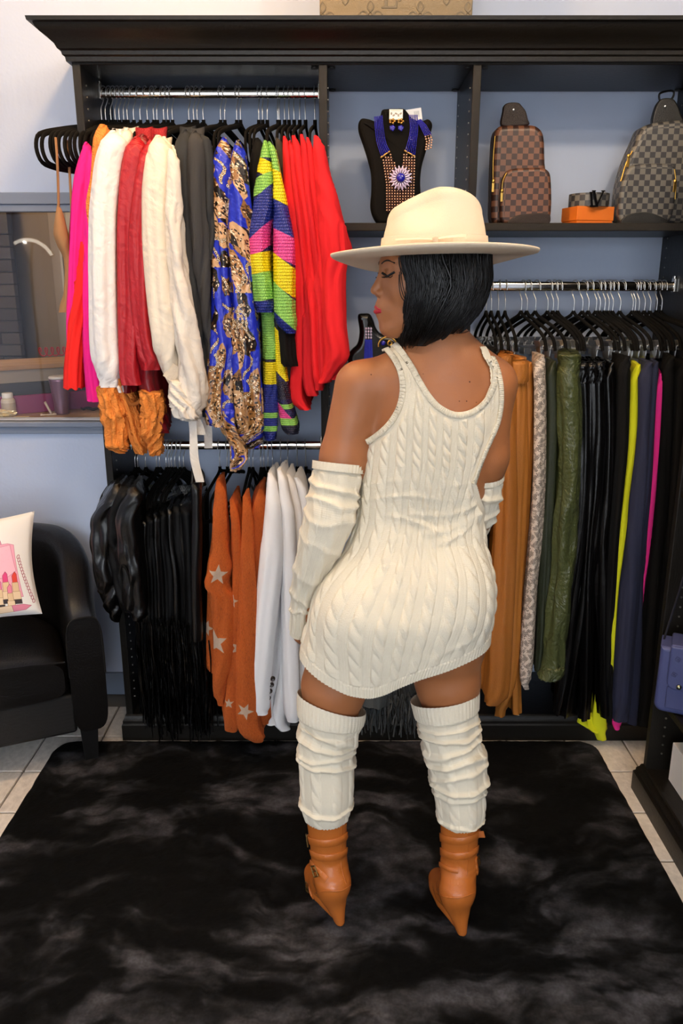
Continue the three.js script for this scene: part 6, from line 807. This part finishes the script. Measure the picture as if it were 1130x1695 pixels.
  for (const [q, h] of prof) { const ring = []; for (let i = 0; i < 120; i++) { const a = -i / 120 * 2 * PI, c = Math.cos(a), s = Math.sin(a), x = lerp(HAX * 0.97, 0.224, q) * c, z = lerp(HAZ * 0.97, 0.2, q) * s; ring.push(new V3(x, h - 0.006 * q * q * c * c + (s < 0 ? -0.044 : 0.002) * q * q * s * s, z)); } br.push(ring); }
  sub(hat, 'brim', skin(br, { capTop: false, capBot: false }), feltMat);
  const bd = []; for (const [y, o] of [[0.001, 0.0008], [0.002, 0.0042], [0.031, 0.004], [0.0325, 0.0004]]) { const ring = []; for (let i = 0; i < 96; i++) { const th = -i / 96 * 2 * PI, t = y / (crownH(HAX * Math.cos(th)) - 0.024) * 0.62 * 60, p = crownP(th, t, 60); p.x += Math.cos(th) * o; p.z += Math.sin(th) * o; ring.push(p); } bd.push(ring); }
  const band = sub(hat, 'hat_band', skin(bd, { capTop: false, capBot: false }), feltMat);
  const bow = (x0, x1, h0, h1, pu) => { const rings = []; for (let j = 0; j <= 14; j++) { const t = j / 14, x = lerp(x0, x1, t), th = Math.acos(clamp(x / HAX, -1, 1)), b = crownP(th, 8, 60), h = lerp(h0, h1, Math.sqrt(t)), o = 0.004 + pu * Math.sin(PI * Math.min(1, t * 0.9)), cy = 0.017; rings.push([[-1, 0], [-0.6, 0.8], [0, 0.25 + 0.5 * t], [0.6, 0.8], [1, 0], [0, -0.4]].map(([q, d]) => new V3(b.x, cy + q * h, b.z + 0.003 + o * d))); } return toCreasedNormals(skin(rings), 0.9); };
  sub(band, 'bow', join([bow(-0.016, -0.098, 0.006, 0.011, 0.009), bow(-0.012, 0.052, 0.006, 0.0155, 0.009), (() => { const b = crownP(Math.acos(-0.014 / HAX), 8, 60), g = new THREE.CapsuleGeometry(0.0055, 0.012, 6, 12); g.scale(1.1, 1, 0.8); g.translate(b.x, 0.017, b.z + 0.006); return g; })()]), feltMat);
  hat.position.copy(hatC); hat.rotation.set(-0.012, 0.05, 0.02, 'YXZ');
  // ---- cable-knit dress
  const NC = 21, cableH = (u, y, k = 1) => { const q = ((u * NC) % 1 + 1) % 1, t = q - 0.5, col = Math.floor(u * NC); if (Math.abs(t) < 0.27) { const e = 1 - (t / 0.27) ** 2, ph = y / 0.043 + col * 0.37; return k * (0.0068 * Math.pow(e, 0.4) * (0.2 + 0.8 * Math.pow(Math.abs(Math.sin(PI * (ph - t * 1.7))), 0.65)) - 0.0005); } if (Math.abs(t) < 0.31) return -0.0012; return 0.0016 * (0.5 + 0.5 * Math.cos(2 * PI * (Math.abs(t) - 0.27) / 0.077)); };
  const hemPx = [[480, 1098], [497, 1111], [520, 1130], [545, 1141], [575, 1143], [610, 1138], [660, 1124], [710, 1110], [760, 1098], [795, 1086], [815, 1080]].map(([a, b]) => { const p = P(a, b, -1.70); return [p.x, p.y]; });
  const hemY = (x) => spline(hemPx, clamp(x, hemPx[0][0], hemPx[10][0]))[1];
  const poly = [[560, 1250], [560, 900], [596, 800], [603, 737], [625, 723], [648, 702], [663, 675], [668, 648], [664, 620], [650, 596], [628, 574], [634, 560], [652, 560], [664, 578], [676, 598], [690, 624], [706, 650], [724, 672], [752, 684], [782, 679], [803, 661], [814, 635], [814, 610], [803, 590], [800, 575], [814, 575], [824, 604], [832, 640], [832, 680], [822, 712], [808, 740], [796, 772], [788, 792], [800, 830], [830, 900], [850, 1250]].map(([a, b]) => { const p = P(a, b, -1.71); return [p.x, p.y]; });
  const inside = (x, y) => { let c = false; for (let i = 0, j = poly.length - 1; i < poly.length; j = i++) { const [xi, yi] = poly[i], [xj, yj] = poly[j]; if ((yi > y) !== (yj > y) && x < (xj - xi) * (y - yi) / (yj - yi) + xi) c = !c; } return c; };
  const edge = (x, y) => { let m = 1; for (let i = 1; i < poly.length; i++) { const [x0, y0] = poly[i - 1], [x1, y1] = poly[i], dx = x1 - x0, dy = y1 - y0, t = clamp(((x - x0) * dx + (y - y0) * dy) / (dx * dx + dy * dy)); m = Math.min(m, Math.hypot(x - x0 - dx * t, y - y0 - dy * t)); } return m; };
  {
    const NA = 460, NL = 230, NU = 150, yA = 1.235, pos = [], uv = [], idx = [], keep = [];
    const cast = (o, d) => { let lo = 0, hi = 0.02; const p = new V3(); while (hi < 0.45 && dressF(p.copy(o).addScaledVector(d, hi)) < 0) { lo = hi; hi += 0.02; } for (let i = 0; i < 12; i++) { const m = (lo + hi) / 2; dressF(p.copy(o).addScaledVector(d, m)) < 0 ? lo = m : hi = m; } return o.clone().addScaledVector(d, (lo + hi) / 2); };
    const fold = (p) => { let h = 0; const [, cx] = trow(p.y); for (const [y, am, w, sl, x0, x1] of [[1.165, 0.004, 0.006, 0.12, -0.2, 0.2], [1.125, 0.005, 0.007, 0.22, -0.1, 0.22], [1.085, 0.007, 0.009, 0.3, -0.02, 0.25], [1.055, 0.005, 0.008, 0.45, 0.02, 0.25], [1.2, 0.003, 0.006, 0.1, -0.2, 0.1], [1.10, 0.004, 0.006, -0.1, -0.25, 0.05], [0.80, 0.003, 0.01, 0.25, -0.05, 0.2]]) { const x = p.x - cx, d = (p.y - y - sl * x + 0.012 * Math.sin(x * 24)) / w; h += 0.95 * am * (0.55 + 0.9 * N3(x * 9, y * 30, p.z * 6)) * Math.exp(-d * d) * smooth(x0, x0 + 0.05, x) * smooth(x1, x1 - 0.05, x); } return h; };
    for (let j = 0; j <= NL + NU; j++) for (let i = 0; i <= NA; i++) {
      const u = i / NA, a = u * 2 * PI, c = Math.cos(a), s = Math.sin(a); let p, up = 0, yy;
      if (j <= NL) { const [, cx, ax] = trow(0.68), y0 = hemY(cx + c * ax), y = lerp(y0, yA, j / NL), r = trow(y); p = cast(new V3(r[1], y, r[5]), new V3(c, 0, s)); yy = y; up = y - y0; }
      else { const ph = (j - NL) / NU * 1.3, r = trow(yA); p = cast(new V3(r[1], yA, r[5]), new V3(c * Math.cos(ph), Math.sin(ph), s * Math.cos(ph))); yy = yA + ph * 0.2; up = 1; }
      const o = new V3(c, 0, s); if (j > NL) { const e = 0.002; o.set(dressF(new V3(p.x + e, p.y, p.z)) - dressF(p), dressF(new V3(p.x, p.y + e, p.z)) - dressF(p), dressF(new V3(p.x, p.y, p.z + e)) - dressF(p)).normalize(); }
      const rib = 0.0016 * Math.sin(u * 2 * PI * 150), h = up < 0.028 ? rib + 0.002 : lerp(rib, cableH(u, yy), smooth(0.028, 0.034, up)) + fold(p), calm = j > NL * 0.55 ? smooth(0.011, 0.02, edge(p.x, p.y)) : 1;
      keep.push(inside(p.x, p.y) || j < NL * 0.62); p.addScaledVector(o, h * calm - 0.001); if (p.y < 1.5) { const q = bodyF(p); if (q < 0.0035 && q > -0.016) p.addScaledVector(o, 0.0035 - q); } pos.push(p.x, p.y, p.z); uv.push(u * 1.0, yy);
    }
    const W1 = NA + 1; for (let j = 0; j < NL + NU; j++) for (let i = 0; i < NA; i++) { const q = j * W1 + i, e = q + W1; if (keep[q] && keep[q + 1] && keep[e] && keep[e + 1]) idx.push(q, e, q + 1, q + 1, e, e + 1); }
    const g = new THREE.BufferGeometry(); g.setAttribute('position', new THREE.Float32BufferAttribute(pos, 3)); g.setAttribute('uv', new THREE.Float32BufferAttribute(uv, 2)); g.setIndex(idx); g.computeVertexNormals();
    const nq = g.attributes.normal; for (let j = 0; j <= NL + NU; j++) { const q = j * W1, e = q + NA; nq.setXYZ(e, nq.getX(q), nq.getY(q), nq.getZ(q)); }
    var dress = mesh('dress', g, knitMat); dress.userData.label = 'cream cable-knit tank dress';
    // ribbed bands along neckline and armholes
    const wv = (i) => 0.16 * Math.sin(i * 1.05);
    const bandF = (p) => Math.min(dressF(p), bodyF(p) - 0.0035);
    sub(dress, 'neckline_band', strip(bandF, [[645, 564], [655, 572], [668, 588], [681, 608], [694, 632], [709, 656], [727, 675], [754, 687], [782, 682], [804, 664], [817, 637], [818, 611], [809, 594]], 0.0135, 0.0036, 840, wv), knitMat);
    sub(dress, 'armhole_band', strip(bandF, [[634, 573], [645, 584], [657, 602], [665, 625], [666, 650], [660, 676], [645, 701], [625, 720], [606, 732]], 0.013, 0.0036, 520, wv), knitMat);
    sub(dress, 'armhole_band', strip(bandF, [[815, 592], [821, 605], [828, 635], [829, 668], [824, 698], [812, 728], [799, 757], [790, 782], [784, 800]], 0.011, 0.0036, 480, wv), knitMat);
  }
  // ---- knitted sleeves and leg warmers
  const knitDisp = (nc, top, slouch, seed, ribs, bot = 0.03) => (a, s) => { const u = a / (2 * PI); if (s < top) return 0.004 + 0.0009 * Math.sin(a * ribs); const q = ((u * nc) % 1), t = q - 0.5; let h = Math.abs(t) < 0.27 ? 0.004 * Math.pow(1 - (t / 0.27) ** 2, 0.5) * (0.3 + 0.7 * Math.abs(Math.sin(PI * (s * 9 + Math.floor(u * nc) * 0.4 - t * 1.6)))) : 0.001 * Math.cos((Math.abs(t) - 0.27) * 80); if (s > 1 - bot) h = 0.001 * Math.sin(a * 40); for (const [c, w, am, ph] of slouch) { const d = (s - c - 0.018 * Math.sin(a * 1 + ph) - 0.007 * Math.sin(a * 3 + ph * 2) - 0.01 * N3(Math.cos(a) * 1.5, Math.sin(a) * 1.5, ph + seed)) / w; h += am * Math.exp(-d * d); } return h * smooth(top, top + 0.02, s) ; };
  const K = (list, z) => list.map(([vv, uu, r, zz]) => [P(uu, vv, zz ?? z), r * 0.00137]);
  const flareTop = (dy, dx = 0) => (p, a, s) => { p.y += (dy * Math.sin(a) + dx * Math.cos(a)) * Math.pow(1 - s, 6); };
  const sl1 = limb([[766, 561, 41.5, -1.785], [785, 559, 41, -1.78], [815, 553, 40, -1.775], [850, 547, 41.5, -1.765], [890, 534, 38, -1.77], [930, 520, 31, -1.785], [965, 508, 25, -1.81], [1000, 500, 19, -1.832], [1025, 497, 17, -1.843], [1050, 494, 16, -1.855]].map(([vv, uu, r, z]) => [P(uu, vv, z), r * 0.00137]), { n: 160, m: 220, capTop: false, capBot: false, disp: knitDisp(7, 0.085, [[0.2, 0.018, 0.007, 1], [0.27, 0.014, 0.006, 2.5], [0.34, 0.016, 0.004, 4], [0.46, 0.012, 0.003, 1.3], [0.62, 0.02, 0.004, 0.4], [0.72, 0.016, 0.005, 2.2], [0.8, 0.014, 0.004, 5]], 1, 40) });
  const sl2 = limb([[784, 797, 34, -1.80], [800, 796, 34, -1.805], [830, 790, 33.5, -1.815], [856, 783, 33, -1.835], [890, 762, 29, -1.89], [920, 735, 21, -1.945], [945, 710, 17, -1.985]].map(([vv, uu, r, z]) => [P(uu, vv, z), r * 0.00141]), { n: 140, m: 150, capTop: false, capBot: false, disp: knitDisp(7, 0.1, [[0.25, 0.025, 0.007, 1], [0.36, 0.02, 0.006, 2.5], [0.47, 0.022, 0.006, 4]], 2, 35) });
  const lw1 = limb(K([[1162, 549, 53], [1178, 548, 53], [1192, 547, 51], [1205, 546, 47], [1220, 541, 45], [1240, 540, 45], [1262, 540, 45], [1288, 541, 44.5], [1310, 541, 44], [1328, 540, 41], [1345, 540.5, 38], [1357, 541, 33]].map(([a, b, c]) => [a, b, c * 1.13, lerp(-1.78, -1.75, clamp((a - 1160) / 200))])), { n: 200, m: 240, capTop: false, capBot: false, post: flareTop(-0.012, -0.024), disp: knitDisp(8, 0.17, [[0.3, 0.02, 0.007, 0.5], [0.37, 0.016, 0.008, 2.4], [0.45, 0.014, 0.006, 4.2], [0.52, 0.014, 0.007, 1.2], [0.82, 0.018, 0.008, 3]], 3, 50) });
  const lw2 = limb(K([[1152, 736, 53], [1170, 738, 51], [1190, 741, 48], [1205, 743, 46.5], [1230, 747, 45], [1258, 755, 46], [1285, 759, 44.5], [1310, 760, 41], [1335, 762, 40], [1350, 762, 37], [1359, 762, 32]].map(([a, b, c]) => [a, b, c * 1.13, lerp(-1.78, -1.738, clamp((a - 1150) / 200))])), { n: 200, m: 240, capTop: false, capBot: false, post: flareTop(-0.008, 0.006), disp: knitDisp(8, 0.15, [[0.24, 0.016, 0.006, 0.5], [0.31, 0.015, 0.008, 2.4], [0.39, 0.015, 0.008, 4.2], [0.47, 0.014, 0.008, 1.2], [0.54, 0.014, 0.006, 5], [0.62, 0.016, 0.009, 3], [0.7, 0.014, 0.006, 0.2], [0.9, 0.015, 0.005, 2]], 4, 50) });
  const sleeves = [mesh('sleeve', sl1, knitMat), mesh('sleeve', sl2, knitMat)], warmers = [mesh('leg_warmer', lw1, knitMat), mesh('leg_warmer', lw2, knitMat)];
  // ---- wedge boots
  function boot(heel, shaftTop, ank, cnt, rs, right) {
    const y0 = 0.009, t = right ? new V3(-0.24, 0, -0.971) : new V3(-0.42, 0, -0.907), l = new V3(-t.z, 0, t.x), O = new V3(heel.x, 0, heel.z), L = (f, y, s = 0) => new V3(O.x + t.x * f + l.x * s, y0 + y, O.z + t.z * f + l.z * s);
    const h0 = L(0.014, 0.012), h1 = cnt.clone().setY(y0 + 0.088), f0 = cnt.clone().setY(y0 + 0.118), f1 = L(0.105, 0.072), f2 = L(0.16, 0.040), f3 = L(0.19, 0.03), w0 = L(0.04, 0.06), w1 = L(0.12, 0.04), w2 = L(0.165, 0.02), g0 = L(0.03, 0.012), g1 = L(0.12, 0.014);
    const f = (p) => { let d = capsule(p, h0, h1, 0.0125, 0.0355); d = smin(d, capsule(p, h1, f0, 0.036, 0.041), 0.012); d = smin(d, capsule(p, f0, ank, 0.041, 0.0435), 0.02); d = smin(d, capsule(p, ank, shaftTop, 0.0435, rs), 0.02); d = smin(d, Math.min(capsule(p, f0, f1, 0.038, 0.036), capsule(p, f1, f2, 0.035, 0.032), capsule(p, f2, f3, 0.032, 0.027)), 0.02); d = smin(d, Math.min(capsule(p, w0, w1, 0.022, 0.033), capsule(p, g0, g1, 0.011, 0.03), capsule(p, g1, w2, 0.03, 0.032)), 0.015); d += 0.0004 * Math.sin(p.y * 260 + N3(p.x * 20, p.y * 20, p.z * 20) * 5) * smooth(0.19, 0.17, Math.abs(p.y - 0.03)) * smooth(0.12, 0.15, p.y); return Math.max(d, y0 - p.y, p.y - shaftTop.y); };
    const lo = new V3(Math.min(heel.x, L(0.2, 0).x) - 0.07, 0, L(0.2, 0).z - 0.06), hi = new V3(Math.max(heel.x, shaftTop.x) + 0.07, shaftTop.y + 0.01, heel.z + 0.06);
    return [mesh('boot', surface(f, lo, hi, 0.0038), bootMat), f];
  }
  const hLf = new V3(0.002, 0, -1.683), hRt = new V3(0.314, 0, -1.648);
  const [b1, bf1] = boot(hLf, P(540.5, 1350, -1.75), P(545, 1432, -1.74), P(551, 1478, -1.715), 0.053, false), [b2, bf2] = boot(hRt, P(761, 1352, -1.738), P(759, 1434, -1.725), P(756, 1484, -1.688), 0.051, true);
  const buckle = (par, f, x, y, w, h, rot) => { const s = surf(f, x, y); if (!s) return; const pts = [[-w, -h], [w, -h], [w, h], [-w, h]], q = new THREE.Quaternion().setFromUnitVectors(new V3(0, 0, 1), s[1]), g = join([...pts.map((a, i) => { const b = pts[(i + 1) % 4]; return cyl(new V3(a[0], a[1], 0), new V3(b[0], b[1], 0), 0.0016, 0.0016, 8); }), cyl(new V3(-w, 0, 0.001), new V3(w, 0, 0.001), 0.0011, 0.0011, 8)]); g.rotateZ(rot); g.applyQuaternion(q); g.translate(s[0].x + s[1].x * 0.006, s[0].y + s[1].y * 0.006, s[0].z + s[1].z * 0.006); sub(par, 'buckle', g, brassMat); };
  const ss = (b, f, pts, w, th = 0.0036) => sub(b, 'strap', strip(f, pts, w, th, 50), bootMat);
  ss(b1, bf1, [[507, 1388], [520, 1394], [540, 1396], [560, 1392], [575, 1382]], 0.021); ss(b1, bf1, [[514, 1412], [525, 1418], [545, 1420], [562, 1416], [574, 1408]], 0.02); ss(b1, bf1, [[514, 1428], [524, 1438], [535, 1450], [541, 1456]], 0.016); ss(b1, bf1, [[508, 1462], [513, 1476], [519, 1490]], 0.013);
  sub(b1, 'seam', strip(bf1, [[511, 1472], [522, 1478], [536, 1475], [550, 1475], [566, 1474], [580, 1465]], 0.0035, 0.0016, 60), bootMat); sub(b1, 'seam', strip(bf1, [[566, 1360], [565, 1390], [564, 1420], [566, 1440], [574, 1466]], 0.0025, 0.0012, 40), bootMat);
  buckle(b1, bf1, 509, 1391, 0.006, 0.014, 0.35); buckle(b1, bf1, 523, 1441, 0.008, 0.013, 0.6); buckle(b1, bf1, 511, 1467, 0.006, 0.014, 0.1);
  ss(b2, bf2, [[728, 1385], [745, 1391], [765, 1392], [782, 1387], [793, 1379]], 0.021); ss(b2, bf2, [[730, 1409], [745, 1416], [765, 1417], [780, 1413], [790, 1405]], 0.02); ss(b2, bf2, [[787, 1420], [788, 1432], [790, 1445]], 0.012); ss(b2, bf2, [[728, 1430], [742, 1438], [758, 1442]], 0.012);
  sub(b2, 'seam', strip(bf2, [[722, 1478], [736, 1484], [752, 1486], [768, 1484], [784, 1478]], 0.0035, 0.0016, 60), bootMat); sub(b2, 'seam', strip(bf2, [[776, 1360], [775, 1390], [774, 1420], [772, 1450]], 0.0025, 0.0012, 40), bootMat);
  { const s = surf(bf2, 790, 1381); if (s) sub(b2, 'strap_end', place(box(-0.004, 0.014, -0.009, 0.009, -0.0015, 0.0015, 0.001), s[0].x + 0.004, s[0].y, s[0].z, -0.4, 0, 0.3), bootMat); } buckle(b2, bf2, 789, 1424, 0.005, 0.012, 0.2);
  // ---- fine chain at the nape
  const chain = mesh('necklace', strip(full, [[736, 549], [746, 551], [756, 552], [768, 551], [776, 548]], 0.0022, 0.0016, 60, (i) => 0.4 * (i % 2)), phys(0xd8a58a, { metalness: 0.9, roughness: 0.25 }));
  const bowlF = [];
  thing('person', 'woman seen from behind in cream cable-knit dress, wide cream hat, leg warmers and tan boots', 'person', [body, hair, hat, dress, ...sleeves, ...warmers, b1, b2, chain], undefined, new V3(0.16, 0.009, -1.75));
}
renderer.render(scene, camera);
